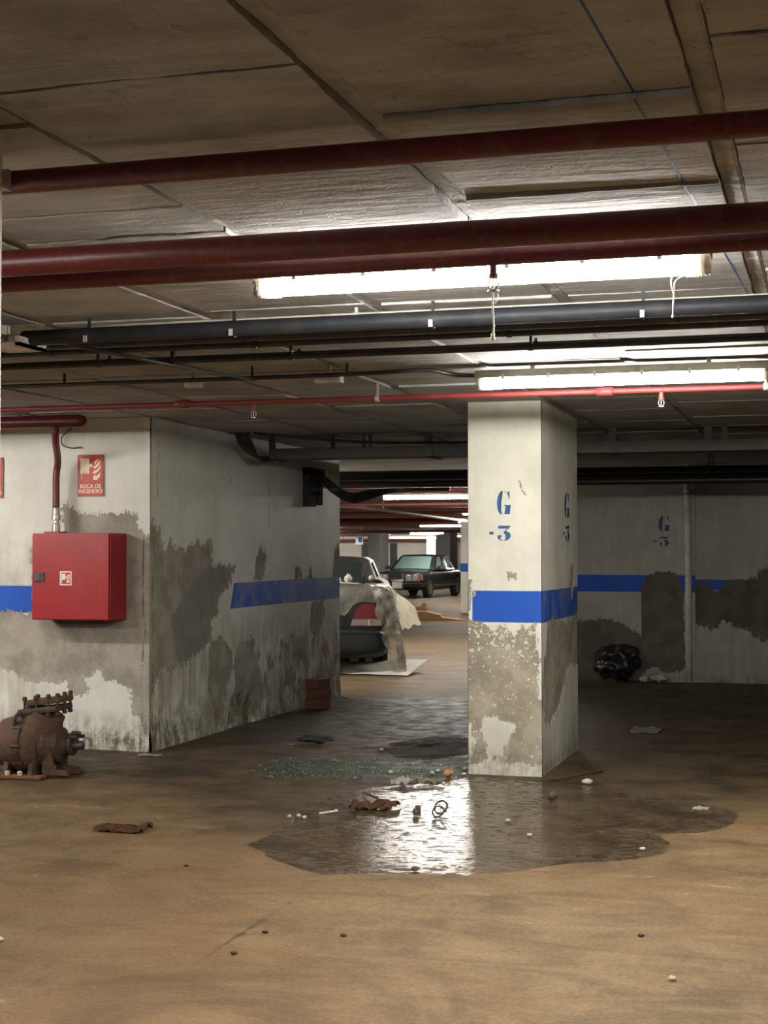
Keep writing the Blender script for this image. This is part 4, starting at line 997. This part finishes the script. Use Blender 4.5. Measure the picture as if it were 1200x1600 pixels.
def wheel(parent, x, y, r=0.31, w=0.19, hub='steel'):
    s = 1 if x > 0 else -1
    bm = bmesh.new(); lathe(bm, [(r * 0.62, -w / 2), (r * 0.9, -w / 2), (r, -w * 0.36), (r, w * 0.36), (r * 0.9, w / 2), (r * 0.62, w / 2)], 28, 'x', (x, y, r)); t = finish('wheel', bm, 'rubber', parent, False)
    bm = bmesh.new(); a = s * (w / 2 - 0.02); b = s * (w / 2 + 0.004)
    lathe(bm, [(r * 0.62, min(a, b)), (r * 0.60, max(a, b) - 0.004), (r * 0.2, max(a, b))] if s > 0 else [(r * 0.2, min(a, b)), (r * 0.60, min(a, b) + 0.004), (r * 0.62, max(a, b))], 24, 'x', (x, y, r)); finish('hubcap', bm, hub, t, False)
    bm = bmesh.new(); lathe(bm, [(r + 0.055, -0.02), (r + 0.055, 0.02)], 28, 'x', (x - s * 0.055, y, r + 0.01)); finish('wheel_arch', bm, 'black_plastic', t, False)

def cabin(parent, yb, yr0, yr1, yf, zb, zr, wb, wr, paint, glass, posts):
    """greenhouse: base from yb to yf at zb, roof from yr0 to yr1 at zr; posts split the side glass"""
    rl, rr = (-wr, wr)
    B = [(-wb, yb, zb), (wb, yb, zb), (wb, yf, zb), (-wb, yf, zb)]; Tp = [(rl, yr0, zr), (rr, yr0, zr), (rr, yr1, zr), (rl, yr1, zr)]
    bm = bmesh.new()
    def ring(t, k=1.0): return [Vector(lerp(B[i], Tp[i], t)) * 1 for i in range(4)]
    levels = [ring(0), ring(0.5), ring(0.93), ring(1.0)]
    rings = []
    for li, rg in enumerate(levels):
        pts = []
        for i in range(4):
            p, q = rg[i], rg[(i + 1) % 4]
            for t in (0.04, 0.5, 0.96):
                v = p.lerp(q, t); c = Vector((0, (yr0 + yr1) / 2, 0)); bow = 0.045 if t == 0.5 else 0.0
                d = Vector((0, -1, 0)) if i == 0 else Vector((1, 0, 0)) if i == 1 else Vector((0, 1, 0)) if i == 2 else Vector((-1, 0, 0))
                if li == 3: v = v + Vector((0, 0, 0.0)) ; v = Vector((v.x * 0.9, c.y + (v.y - c.y) * 0.92, zr + 0.012))
                pts.append(bm.verts.new(v + d * bow))
        rings.append(pts)
    n = 12
    for i in range(3):
        for k in range(n): bm.faces.new((rings[i][k], rings[i][(k + 1) % n], rings[i + 1][(k + 1) % n], rings[i + 1][k]))
    top = bm.verts.new((0, (yr0 + yr1) / 2, zr + 0.04))
    for k in range(n): bm.faces.new((rings[3][k], rings[3][(k + 1) % n], top))
    cb = finish('cabin', bm, paint, parent, True)
    def bowed(q, lift, nm):
        q = [Vector(p) for p in q]; L = Vector(lift); bm = bmesh.new(); cols = 6; rows_ = []
        for i in range(cols + 1):
            t = i / cols; e = 0.045 * 4 * t * (1 - t) / 1.0 + 0.006
            rows_.append([bm.verts.new(q[0].lerp(q[1], t) + L * e), bm.verts.new(q[3].lerp(q[2], t) + L * e)])
        for i in range(cols): bm.faces.new((rows_[i][0], rows_[i + 1][0], rows_[i + 1][1], rows_[i][1]))
        return finish(nm, bm, glass, parent, True)
    def sub(i, j, a0, a1, t0, t1):
        lo = lambda a, t: Vector(lerp(B[i], B[j], a)).lerp(Vector(lerp(Tp[i], Tp[j], a)), t)
        return [lo(a0, t0), lo(a1, t0), lo(a1, t1), lo(a0, t1)]
    bowed(sub(0, 1, 0.09, 0.91, 0.10, 0.88), (0, -1, 0.3), 'rear_window')
    bowed(sub(3, 2, 0.08, 0.92, 0.06, 0.90), (0, 1, 0.3), 'windscreen')
    for i, j, L in ((1, 2, (1, 0, 0.2)), (0, 3, (-1, 0, 0.2))):
        for a0, a1 in posts: panel('side_window', glass, parent, sub(i, j, a0, a1, 0.12, 0.86), 0.0, 0.030, 0.006, L)
    return cb

# --- sedan under plastic film
c1 = thing('covered_sedan', 'dark dusty sedan seen from behind, half wrapped in plastic film', 'car', (-6.05, 17.55, 0), R(16.5))
bm = bmesh.new()
loft(bm, [(0.10, 0.72, 0.50, 0.98, 0.0), (0.13, 0.80, 0.34, 1.03, 0.01), (0.30, 0.835, 0.26, 1.055, 0.015), (0.8, 0.85, 0.22, 1.06, 0.015), (1.6, 0.855, 0.20, 1.03, 0.01), (2.8, 0.85, 0.20, 1.0, 0.01), (3.3, 0.845, 0.22, 0.95, 0.02), (4.0, 0.82, 0.25, 0.86, 0.02), (4.3, 0.72, 0.34, 0.72, 0.0)])
subsurf(finish('body', bm, 'car_dusty', c1, True))
cabin(c1, 0.80, 1.45, 2.55, 3.25, 1.0, 1.43, 0.76, 0.585, 'car_dusty', 'car_glass', ((0.10, 0.46), (0.52, 0.88)))
bm = bmesh.new()
loft(bm, [(-0.02, 0.66, 0.30, 0.50, 0.0), (0.0, 0.78, 0.22, 0.555, 0.0), (0.08, 0.85, 0.19, 0.565, 0.0), (0.30, 0.865, 0.20, 0.565, 0.0), (0.55, 0.86, 0.24, 0.52, 0.0)])
bp_ = subsurf(finish('rear_bumper', bm, 'bumper_plastic', c1, True))
mbox('bumper_strip', 'duct', bp_, -0.70, 0.70, -0.028, 0.02, 0.50, 0.525, bev=0.006)
for x, w in ((0.02, 0.05), (0.42, 0.06), (0.60, 0.05), (-0.4, 0.08)): mbox('valance', 'black_plastic', bp_, x - w, x + w, 0.06, 0.14, 0.16, 0.24, bev=0.008)
for s in (-1, 1):
    lamp_ = mprism('tail_lamp', 'tail_red', c1, [(s * 0.40, 0.685), (s * 0.745, 0.685), (s * 0.735, 0.76), (s * 0.70, 0.83), (s * 0.64, 0.865), (s * 0.52, 0.865), (s * 0.46, 0.82), (s * 0.43, 0.76)], 0.052, 0.20, 'xz')
    mprism('lamp_lower_lens', 'tail_clear', lamp_, [(s * 0.375, 0.602), (s * 0.765, 0.602), (s * 0.748, 0.682), (s * 0.398, 0.682)], 0.050, 0.20, 'xz')
    mbox('lamp_divider', 'white_print', lamp_, *sorted((s * 0.595, s * 0.61)), 0.044, 0.06, 0.604, 0.680)
mbox('number_plate_recess', 'black_plastic', c1, -0.30, 0.30, 0.06, 0.12, 0.62, 0.80)
for x in (-0.74, 0.74):
    for y in (0.95, 3.55): wheel(c1, x, y)
bm = bmesh.new(); box(bm, 0.88, 1.06, 2.72, 2.82, 0.98, 1.12, bev=0.03); mi = finish('door_mirror', bm, 'black_plastic', c1)
mbox('mirror_glass', 'chrome', mi, 0.90, 1.04, 2.712, 2.722, 1.0, 1.10)
# plastic film over the boot and down the right flank
def film(name, mat, parent, rows, seed, amp, thick=True):
    bm = bmesh.new(); V = []
    for i, r in enumerate(rows):
        line = []
        for j, p in enumerate(r):
            p = Vector(p); q = p * 5.5 + Vector((seed, seed * 2.3, 0))
            d = mnoise.noise(q) * amp + abs(mnoise.noise(q * 2.7)) * amp * 0.7
            d2 = mnoise.noise(q * 1.9 + Vector((9, 3, 1))) * amp
            line.append(bm.verts.new(p + Vector((d, d2 * 0.7, abs(d) * 0.6))))
        V.append(line)
    for i in range(len(V) - 1):
        for j in range(len(V[0]) - 1): bm.faces.new((V[i][j], V[i + 1][j], V[i + 1][j + 1], V[i][j + 1]))
    return finish(name, bm, mat, parent, True)
def resample(pts, n):
    pts = [Vector(p) for p in pts]; L = [0]
    for a, b in zip(pts, pts[1:]): L.append(L[-1] + (b - a).length)
    out = []
    for k in range(n):
        s = L[-1] * k / (n - 1); i = 0
        while i < len(L) - 2 and L[i + 1] < s: i += 1
        t = (s - L[i]) / max(L[i + 1] - L[i], 1e-9); out.append(pts[i].lerp(pts[i + 1], t))
    return out
# rows run from the rear hem over the boot lid towards the cabin
hem = [(-0.85, 0.88), (-0.2, 0.90), (0.30, 0.72), (0.42, 0.86), (0.52, 0.90), (0.70, 0.88), (0.78, 0.72), (0.84, 0.60)]
rows = []
for x, zh in resample([(a, b, 0) for a, b in hem], 46) and [(v.x, v.y) for v in resample([(a, b, 0) for a, b in hem], 46)]:
    rows.append(resample([(x, 0.02 + 0.05 * abs(x), zh), (x, 0.055, 0.97), (x, 0.16, 1.075), (x, 0.5, 1.10), (x, 0.95, 1.11)], 26))
film('plastic_film', 'film', c1, rows, 1.0, 0.016)
rows = []
for k in range(34):
    y = 0.0 + 0.95 * k / 33; fl_ = 0.05 * math.sin(k * 0.9) + 0.03
    zbt = 0.02 if k < 9 else 0.02 + 0.2 * min(1, (k - 9) / 8)
    rows.append(resample([(0.70, max(y, 0.10), 1.10), (0.84, y + 0.02, 1.05), (0.90 + fl_ * 0.3, y - 0.02, 0.85), (0.93 + fl_ * 0.5, y - 0.03, 0.55), (0.97 + fl_, y - 0.02, 0.25), (1.0 + fl_, y - 0.02, zbt)], 40))
film('plastic_film', 'film', c1, rows, 4.0, 0.018)
rows = []
for k in range(22):                      # film hanging round the rear right corner
    u = k / 21
    rows.append(resample([(0.62 + 0.30 * u, 0.03, 1.085 - 0.02 * u), (0.66 + 0.28 * u, -0.03 - 0.03 * math.sin(3 * u), 0.95), (0.70 + 0.26 * u, -0.05, 0.72), (0.76 + 0.22 * u, -0.06, 0.45), (0.84 + 0.16 * u, -0.05, 0.2), (0.88 + 0.14 * u, -0.05, 0.01)], 40))
film('plastic_film', 'film', c1, rows, 9.0, 0.05)
# bunched folds lying across the boot
for k in range(5):
    mtube('film_fold', 'white_sheet', c1, smooth_path([(-0.8, 0.30 + 0.06 * k, 1.22 - 0.02 * k), (-0.3, 0.26 + 0.06 * k, 1.205 - 0.02 * k), (0.15, 0.20 + 0.06 * k, 1.14 - 0.008 * k), (0.48, 0.20 + 0.05 * k, 1.115)], 6), [0.016 - 0.0004 * i for i in range(19)], 8)
bm = bmesh.new()
rows = []
for k in range(26):
    y = 0.9 + 1.9 * k / 25
    w = 0.93 + 0.28 * (k / 25) ** 1.2
    rows.append(resample([(0.70, y, 1.16 + 0.04 * math.sin(k)), (0.82, y, 1.10), (0.9, y, 0.98), (w, y, 0.75), (w + 0.10, y, 0.50 + 0.02 * math.sin(k * 0.5))], 24))
bm.free(); film('dust_sheet', 'beige_sheet', c1, rows, 7.0, 0.022)
mtube('wooden_stick', 'rust2', c1, [(0.52, 0.62, 1.09), (0.525, 0.66, 1.34)], 0.016, 8)
for k, (x, y, z, r) in enumerate(((0.33, 0.66, 1.17, 0.06), (0.62, 0.66, 1.18, 0.035), (0.2, 0.7, 1.14, 0.05))):
    bm = bmesh.new(); bmesh.ops.create_icosphere(bm, subdivisions=3, radius=1.0)
    for v in bm.verts: v.co = Vector((x, y, z)) + Vector((v.co.x * r * 0.8, v.co.y * r, v.co.z * r)) * (1 + 0.35 * mnoise.noise(v.co * 2.2 + Vector((k, 0, 0))))
    finish('film_bundle', bm, 'white_sheet', c1, True)
# pale sheet on the floor behind the bumper
rows = []
for k in range(30):
    x = -6.9 + 1.95 * k / 29
    rows.append([(x, 17.62 + 0.9 * j / 17 + 0.26 * (x + 4.9) * -0.29, 0.012 + 0.13 * (j / 17)) for j in range(18)])
o = film('ground_sheet', 'white_sheet', None, rows, 2.0, 0.012); tag(o, 'pale sheet spread on the floor under the covered sedan', 'sheet')

# --- old dark sedan further back
c2 = thing('old_sedan', 'dark old sedan with chrome grille parked facing the passage', 'car', (-13.64, 50.2, 0), R(175))
# local frame: +y forward, origin under the middle of the car
bm = bmesh.new()
loft(bm, [(-2.30, 0.70, 0.42, 0.80, 0.0), (-2.25, 0.82, 0.34, 0.90, 0.0), (-1.6, 0.87, 0.26, 0.96, 0.01), (-0.8, 0.89, 0.22, 0.95, 0.01), (0.6, 0.89, 0.22, 0.94, 0.01), (1.1, 0.885, 0.23, 0.93, 0.03), (1.9, 0.87, 0.26, 0.88, 0.03), (2.22, 0.85, 0.30, 0.84, 0.02), (2.28, 0.80, 0.36, 0.80, 0.0)])
subsurf(finish('body', bm, 'car_dark', c2, True))
cabin(c2, -1.45, -0.95, 0.25, 0.95, 0.93, 1.42, 0.80, 0.62, 'car_dark', simple('pale_glass', (0.16, 0.23, 0.23), 0.10, var=0.25, scale=2.2, spec=1.0), ((0.10, 0.46), (0.53, 0.88)))
for y0_, y1_, nm in ((2.26, 2.40, 'front_bumper'), (-2.42, -2.27, 'rear_bumper')):
    bm = bmesh.new(); box(bm, -0.90, 0.90, y0_, y1_, 0.36, 0.50, bev=0.03); b_ = finish(nm, bm, 'duct', c2)
    bm = bmesh.new(); box(bm, -0.905, 0.905, y0_ - 0.01, y1_ + 0.01, 0.485, 0.515, bev=0.008); finish('chrome_strip', bm, 'chrome', b_)
gr = mbox('grille', 'chrome', c2, -0.26, 0.26, 2.24, 2.34, 0.53, 0.83, bev=0.02)
for k in range(5): mbox('grille_slat', 'black_plastic', gr, -0.22, 0.22, 2.338, 2.345, 0.56 + k * 0.05, 0.585 + k * 0.05)
for s in (-1, 1):
    a, b = sorted((s * 0.30, s * 0.82)); hp = mbox('lamp_panel', 'steel', c2, a, b, 2.22, 2.30, 0.56, 0.80, bev=0.01)
    for x in (0.43, 0.66):
        bm = bmesh.new(); lathe(bm, [(0.095, 2.29), (0.095, 2.315), (0.07, 2.33), (0.01, 2.335)], 20, 'y', (s * x, 0, 0.68)); finish('headlamp', bm, 'white_print', hp, True)
    a, b = sorted((s * 0.82, s * 0.875)); mbox('indicator', 'amber', hp, a, b, 2.14, 2.28, 0.60, 0.78, bev=0.01)
    bm = bmesh.new(); box(bm, *sorted((s * 0.86, s * 1.03)), 0.62, 0.70, 0.94, 1.06, bev=0.02); finish('door_mirror', bm, 'chrome' if s < 0 else 'car_dark', c2)
    for y in (0.12, -0.85): mbox('door_handle', 'chrome', c2, *sorted((s * 0.875, s * 0.90)), y - 0.1, y + 0.02, 0.80, 0.825)
    mbox('trim_strip', 'steel', c2, *sorted((s * 0.88, s * 0.897)), -2.0, 1.1, 0.40, 0.43)
    for y in (1.42, -1.38): wheel(c2, s * 0.79, y, 0.31, 0.19)

# ------------------------------------------------------------------ floor debris
def lump(name, mat, loc, size, label, cat, seed, group=None, rough=0.35, sub=2, flat=0.0):
    bm = bmesh.new(); bmesh.ops.create_icosphere(bm, subdivisions=sub, radius=1.0)
    for v in bm.verts:
        k = 1 + rough * mnoise.noise(v.co * 1.7 + Vector((seed, 0, 0))) + rough * 0.5 * mnoise.noise(v.co * 4.1 + Vector((0, seed, 0)))
        v.co = Vector((v.co.x * size[0] * k, v.co.y * size[1] * k, max(-flat if flat else -1, v.co.z) * size[2] * k))
    zm = min(v.co.z for v in bm.verts)
    for v in bm.verts: v.co.z -= zm + 0.004
    o = finish(name, bm, mat, None, True, loc=(loc[0], loc[1], 0.0)); return tag(o, label, cat, group)
def sheet_bit(name, mat, loc, sx, sy, label, cat, seed, amp=0.02, group=None, rz=0.0, n=12, z0=0.004):
    bm = bmesh.new(); V = []
    rs = random.Random(seed)
    for i in range(n + 1):
        row = []
        for j in range(n + 1):
            x, y = (i / n - 0.5) * 2, (j / n - 0.5) * 2
            e = 1 + 0.25 * mnoise.noise(Vector((math.atan2(y, x) * 1.2, seed, 0)))
            z = (abs(mnoise.noise(Vector((x * 1.6 + seed, y * 1.6, 0)))) + 0.5 * abs(mnoise.noise(Vector((x * 4 + seed, y * 4, 2))))) * amp
            row.append(bm.verts.new((x * sx * e, y * sy * e, z)))
        V.append(row)
    for i in range(n):
        for j in range(n): bm.faces.new((V[i][j], V[i + 1][j], V[i + 1][j + 1], V[i][j + 1]))
    g = bmesh.ops.solidify(bm, geom=bm.faces[:], thickness=0.003)
    zm = min(v.co.z for v in bm.verts)
    for v in bm.verts: v.co.z -= zm
    o = finish(name, bm, mat, None, True, loc=(loc[0], loc[1], z0 - 0.006)); o.rotation_euler = (0, 0, rz); return tag(o, label, cat, group)
def stick(name, mat, pts, r, label, cat):
    return tag(mtube(name, mat, None, smooth_path(pts, 5), r, 7), label, cat)

sheet_bit('paper_scrap', 'paper', (-4.87, 10.24), 0.085, 0.05, 'white scrap of paper on the floor at the wall corner', 'paper', 1, 0.012)
lump('dark_rag', 'dark_cloth', (-3.92, 11.26), (0.13, 0.06, 0.028), 'dark rag lying on the wet floor between wall and pillar', 'rag', 2, rough=0.6, sub=3)
sheet_bit('paper_scrap', 'paper', (-4.08, 11.14), 0.03, 0.02, 'tiny pale scrap beside the dark rag', 'paper', 3, 0.008)
sheet_bit('wet_leaf', 'leaf', (-3.70, 7.46), 0.14, 0.09, 'brown crumpled leaf on the floor at the left', 'leaf', 4, 0.05)
sheet_bit('wet_rag', 'leaf', (-2.60, 8.52), 0.13, 0.09, 'brown soggy rag at the left edge of the bright reflection', 'rag', 5, 0.06)
sheet_bit('plastic_strip', 'paper', (-2.66, 9.42), 0.10, 0.022, 'pale curled plastic strip behind the brown rag', 'plastic strip', 6, 0.06, rz=0.3)
sheet_bit('plastic_strip', 'beige_sheet', (-2.50, 9.46), 0.09, 0.02, 'olive plastic strip right of the pale curled strip', 'plastic strip', 7, 0.05, rz=-0.2)
stick('twig', 'twig', [(-2.80, 8.95, 0.012), (-2.72, 8.82, 0.022), (-2.62, 8.66, 0.03), (-2.56, 8.60, 0.012)], 0.006, 'dark twig leaning on the brown soggy rag', 'twig')
stick('twig', 'twig', [(-1.80, 9.86, 0.006), (-1.70, 9.92, 0.012), (-1.60, 10.12, 0.014), (-1.52, 10.34, 0.006)], 0.006, 'dark twig on the wet floor right of the pillar', 'twig')
lump('stone', 'stone', (-1.64, 9.09), (0.028, 0.028, 0.030), 'dark lump of stone in the puddle in front of the pillar', 'stone', 9)
lump('stone', 'stone', (-1.90, 6.90), (0.020, 0.022, 0.013), 'small stone on the near edge of the puddle', 'stone', 10)
lump('pale_chip', 'stone_pale', (-1.54, 9.80), (0.035, 0.022, 0.020), 'white chip beside the twig right of the pillar', 'chip', 11)
lump('amber_chip', 'amber', (-2.49, 9.85), (0.026, 0.024, 0.024), 'amber coloured chip on the wet floor left of the pillar', 'chip', 12)
sheet_bit('cardboard_scrap', 'beige_sheet', (-1.52, 12.85), 0.12, 0.20, 'flat cardboard scrap on the dim floor right of the pillar', 'cardboard', 13, 0.02)
sheet_bit('pale_scrap', 'paper', (-0.75, 9.04), 0.045, 0.05, 'pale scrap at the right tip of the puddle', 'paper', 14, 0.012)
def ring_bit(loc, r, label, tilt):
    bm = bmesh.new(); pts = [(r * math.cos(a), r * math.sin(a) * 0.9, r * math.sin(a) * tilt + r * tilt + 0.004) for a in [2 * math.pi * k / 20 for k in range(21)]]
    tube(bm, pts, 0.005, 7); o = finish('wire_ring', bm, 'twig', None, True, loc=(loc[0], loc[1], 0)); tag(o, label, 'ring', 'wire rings in the puddle')
ring_bit((-2.17, 8.43), 0.036, 'dark wire ring standing in the bright reflection, farther one', 0.9)
ring_bit((-2.16, 8.33), 0.032, 'dark wire ring standing in the bright reflection, nearer one', 0.8)
lump('stone', 'stone', (-2.30, 8.35), (0.02, 0.02, 0.02), 'dark pebble left of the wire rings in the reflection', 'stone', 15)
lump('stone', 'stone', (-2.33, 8.52), (0.018, 0.02, 0.018), 'dark pebble behind and left of the wire rings', 'stone', 16)
stick('hook', 'string', [(-2.83, 8.20, 0.008), (-2.78, 8.24, 0.012), (-2.755, 8.30, 0.010), (-2.78, 8.34, 0.008)], 0.005, 'pale bent hook on the floor left of the puddle reflection', 'hook')
for k, (x, y) in enumerate(((-2.96, 8.06), (-2.92, 8.10), (-2.87, 8.06))):
    lump('pale_chip', 'stone_pale', (x, y), (0.014, 0.012, 0.010), 'small pale chip %s in the row beside the pale hook' % ('at the left end', 'in the middle', 'at the right end')[k], 'chip', 20 + k, 'pale chips by the hook')
for k, (x, y) in enumerate(((-2.98, 6.68), (-2.16, 5.28), (-0.73, 5.98), (-2.16, 5.61), (-1.85, 5.65))):
    lump('crumb', 'twig', (x, y), (0.014, 0.009, 0.006), ('dark crumb on the dry floor left of the puddle tip', 'dark crumb nearest the camera, below the floor crack', 'dark crumb on the dry floor at the right', 'dark crumb beside the floor crack, left of two', 'dark crumb beside the floor crack, right of two')[k], 'crumb', 30 + k, 'dark crumbs on the dry floor')
CHIP = ['pale chip on the dry floor at lower right', 'pale chip on the right near rim of the puddle', 'pale chip in the middle of the puddle', 'pale chip against the left foot of the pillar', 'pale chip beyond the glass crumbs towards the mud heap',
        'pale chip behind the others at the pillar foot', 'pale chip right of the amber chip', 'pale chip on the glass crumbs, leftmost', 'pale chip just left of the amber chip', 'pale chip behind the amber chip', 'pale chip in the puddle in front of the dark stone', 'pale chip on the dry floor at lower left']
for k, (x, y) in enumerate(((-0.55, 5.40), (-0.93, 7.70), (-1.55, 7.9), (-2.61, 10.06), (-3.30, 11.01), (-2.45, 10.2), (-2.40, 9.95), (-2.9, 9.9), (-2.62, 9.95), (-2.50, 9.98), (-1.75, 8.3), (-3.1, 5.2))):
    lump('pale_chip', 'stone_pale', (x, y), (0.016, 0.013, 0.010), CHIP[k], 'chip', 40 + k, 'scattered pale chips')
bm = bmesh.new(); V = []
for i in range(41):
    row = []
    for j in range(41):
        x, y = i / 20 - 1, j / 20 - 1; r = math.hypot(x, y) + 0.25 * mnoise.noise(Vector((x * 2, y * 2, 4)))
        h = max(0.0, 1 - r) ** 0.8 * 0.035 * (1 + 0.8 * mnoise.noise(Vector((x * 4, y * 4, 1))) + 0.5 * mnoise.noise(Vector((x * 11, y * 11, 2))))
        row.append(bm.verts.new((x * 0.5, y * 0.75, h - 0.012)))
    V.append(row)
for i in range(40):
    for j in range(40): bm.faces.new((V[i][j], V[i + 1][j], V[i + 1][j + 1], V[i][j + 1]))
o = finish('mud_heap', bm, 'mud', None, True, loc=(-2.93, 11.35, 0)); tag(o, 'low heap of dark mud left of the pillar foot', 'mud')
lump('black_bag', 'bag', (-2.42, 17.70), (0.24, 0.16, 0.20), 'black rubbish bag slumped against the dim back wall', 'bag', 51, rough=0.55, sub=4)
lump('plaster_rubble', 'stone_pale', (-1.92, 17.66), (0.09, 0.07, 0.05), 'pale lump of fallen plaster at the foot of the back pier', 'rubble', 52, rough=0.6, sub=3)
lump('plaster_rubble', 'stone_pale', (-2.10, 17.62), (0.05, 0.05, 0.04), 'smaller pale plaster lump at the left foot of the back pier', 'rubble', 53, rough=0.6, sub=3)
# crumbled safety glass: uncountable
rs = random.Random(3); bm = bmesh.new()
G2 = np.array(green)
cnt = 0
while cnt < 420:
    x, y = rs.uniform(-3.9, -2.36), rs.uniform(9.45, 10.9)
    if sdf([(x, y)], G2)[0] < -0.05 + rs.uniform(-0.12, 0.05): continue
    s = rs.uniform(0.002, 0.005); a = rs.uniform(0, 3.14)
    mt = Matrix.Translation((x, y, s * 0.6)) @ Matrix.Rotation(a, 4, 'Z') @ Matrix.Rotation(rs.uniform(-0.4, 0.4), 4, 'X')
    box(bm, -s, s, -s * 0.8, s * 0.8, -s * 0.6, s * 0.6, mtx=mt); cnt += 1
o = finish('glass_grit', bm, 'shard'); tag(o, 'greenish crumbs of broken safety glass spread left of the pillar', 'glass', kind='stuff')
# cardboard by the far wheel
cbx = thing('cardboard_box', 'torn flattened cardboard box on the floor beyond the covered sedan', 'cardboard box', (-8.75, 32.6, 0), R(12))
bm = bmesh.new(); prism(bm, [(-0.40, 0.0), (0.40, 0.0), (0.36, 0.12), (0.05, 0.19), (-0.34, 0.21)], -0.3, 0.3, 'xz'); finish('body', bm, 'cardboard', cbx)
bm = bmesh.new(); prism(bm, [(-0.36, 0.18), (0.02, 0.17), (0.0, 0.36), (-0.06, 0.38), (-0.12, 0.29), (-0.34, 0.26)], 0.27, 0.285, 'xz'); finish('flap', bm, 'cardboard', cbx)
bm = bmesh.new(); prism(bm, [(0.38, 0.0), (0.85, 0.0), (0.85, 0.012), (0.60, 0.04), (0.38, 0.07)], -0.3, 0.25, 'xz'); finish('flap', bm, 'cardboard', cbx)
sheet_bit('dark_scrap', 'dark_cloth', (-7.3, 32.9), 0.4, 0.25, 'dark scrap on the lit floor right of the cardboard box', 'rag', 60, 0.05)

# ------------------------------------------------------------------ far end of the garage
def far_pillar(x, y, w, d, label, mat, stripe=True, rz=0):
    t = thing('far_pillar', label, 'pillar', (x, y, 0), R(rz), 'far pillars')
    mbox('shaft', mat, t, -w / 2, w / 2, -d / 2, d / 2, 0, CEIL + 0.01)
    if stripe: mbox('blue_band', 'far_blue', t, -w / 2 - 0.006, w / 2 + 0.006, -d / 2 - 0.006, d / 2 + 0.006, 1.03, 1.24)
    return t
far_pillar(-8.65, 37.2, 0.6, 0.8, 'narrow pale pillar edge with blue band just left of the main pillar', 'far_white')
far_pillar(-21.3, 70.5, 0.62, 1.5, 'grey far pillar above the roof of the covered sedan', 'far_grey', False)
far_pillar(-18.85, 74.5, 0.75, 1.6, 'grey far pillar above the old dark sedan', 'far_grey', False)
far_pillar(-22.85, 87.6, 0.9, 0.9, 'white far pillar between the two grey ones, close to the end wall', 'far_white', False)
bm = bmesh.new(); box(bm, -40, -2.0, 90, 90.3, 0, 2.6); o = finish('wall_far', bm, 'far_white'); tag(o, 'white end wall far down the garage', kind='structure')
for n_, (a, b, lab) in enumerate(((-28.25, -27.85, 'dark doorway in the far end wall, left'), (-26.4, -25.95, 'dark doorway in the far end wall, right'))):
    d_ = mbox('door_%d' % (n_ + 1), 'door_dark', None, a, b, 89.93, 90.0, 0, 2.1); tag(d_, lab, kind='structure')
for y, z, x0_, x1_, r, lab in ((88.6, 2.28, -31, -15, 0.07, 'red pipe along the far end wall'), (62, 2.42, -26, -6, 0.06, 'red pipe crossing in front of the far pillars'), (58.5, 2.38, -26, -6, 0.05, 'second red pipe crossing before the far pillars'),
                               (44.5, 2.40, -22, -5, 0.05, 'red pipe above the old dark sedan'), (41.5, 2.44, -22, -5, 0.06, 'thick red pipe above the old dark sedan'), (36.5, 2.42, -16, -4, 0.045, 'red pipe in the middle of the passage'),
                               (33.0, 2.44, -16, -4, 0.05, 'thick red pipe in the middle of the passage'), (30.5, 2.40, -14, -4, 0.05, 'red pipe beyond the nearest passage lamp'), (25.3, 2.35, -12, -4, 0.028, 'bright red pipe just under the nearest passage lamp'), (22.3, 2.46, -12, -4, 0.04, 'red pipe before the nearest passage lamp')):
    run('fire_pipe', lab, 'pipe', 'red_far', x0_, x1_, y, z, r, (x0_ + 2, x1_ - 2), group='red fire pipes far down the garage')
sp = thing('silver_duct', 'pale pipe running diagonally under the ceiling in the passage', 'pipe')
mtube('tube', 'galv', sp, [(-9.2, 26, 2.37), (-8.59, 26.8, 2.36), (-8.34, 28, 2.335), (-8.11, 34, 2.235), (-7.9, 36, 2.22)], 0.035, 12)
mbox('hanger', 'galv', sp, -8.36, -8.34, 27.99, 28.01, 2.335, CEIL + 0.01)
tg = thing('hanging_sign', 'small white sign with blue square hanging far down the garage', 'sign', (-18.95, 60, 1.85))
mbox('board', 'white_print', tg, -0.16, 0.16, -0.02, 0.02, 0, 0.38); mbox('blue_square', 'far_blue', tg, -0.03, 0.12, -0.026, -0.018, 0.10, 0.30)
for x in (-0.12, 0.12): mbox('rod', 'galv', tg, x - 0.012, x + 0.012, -0.012, 0.012, 0.38, CEIL - 1.85 + 0.01)
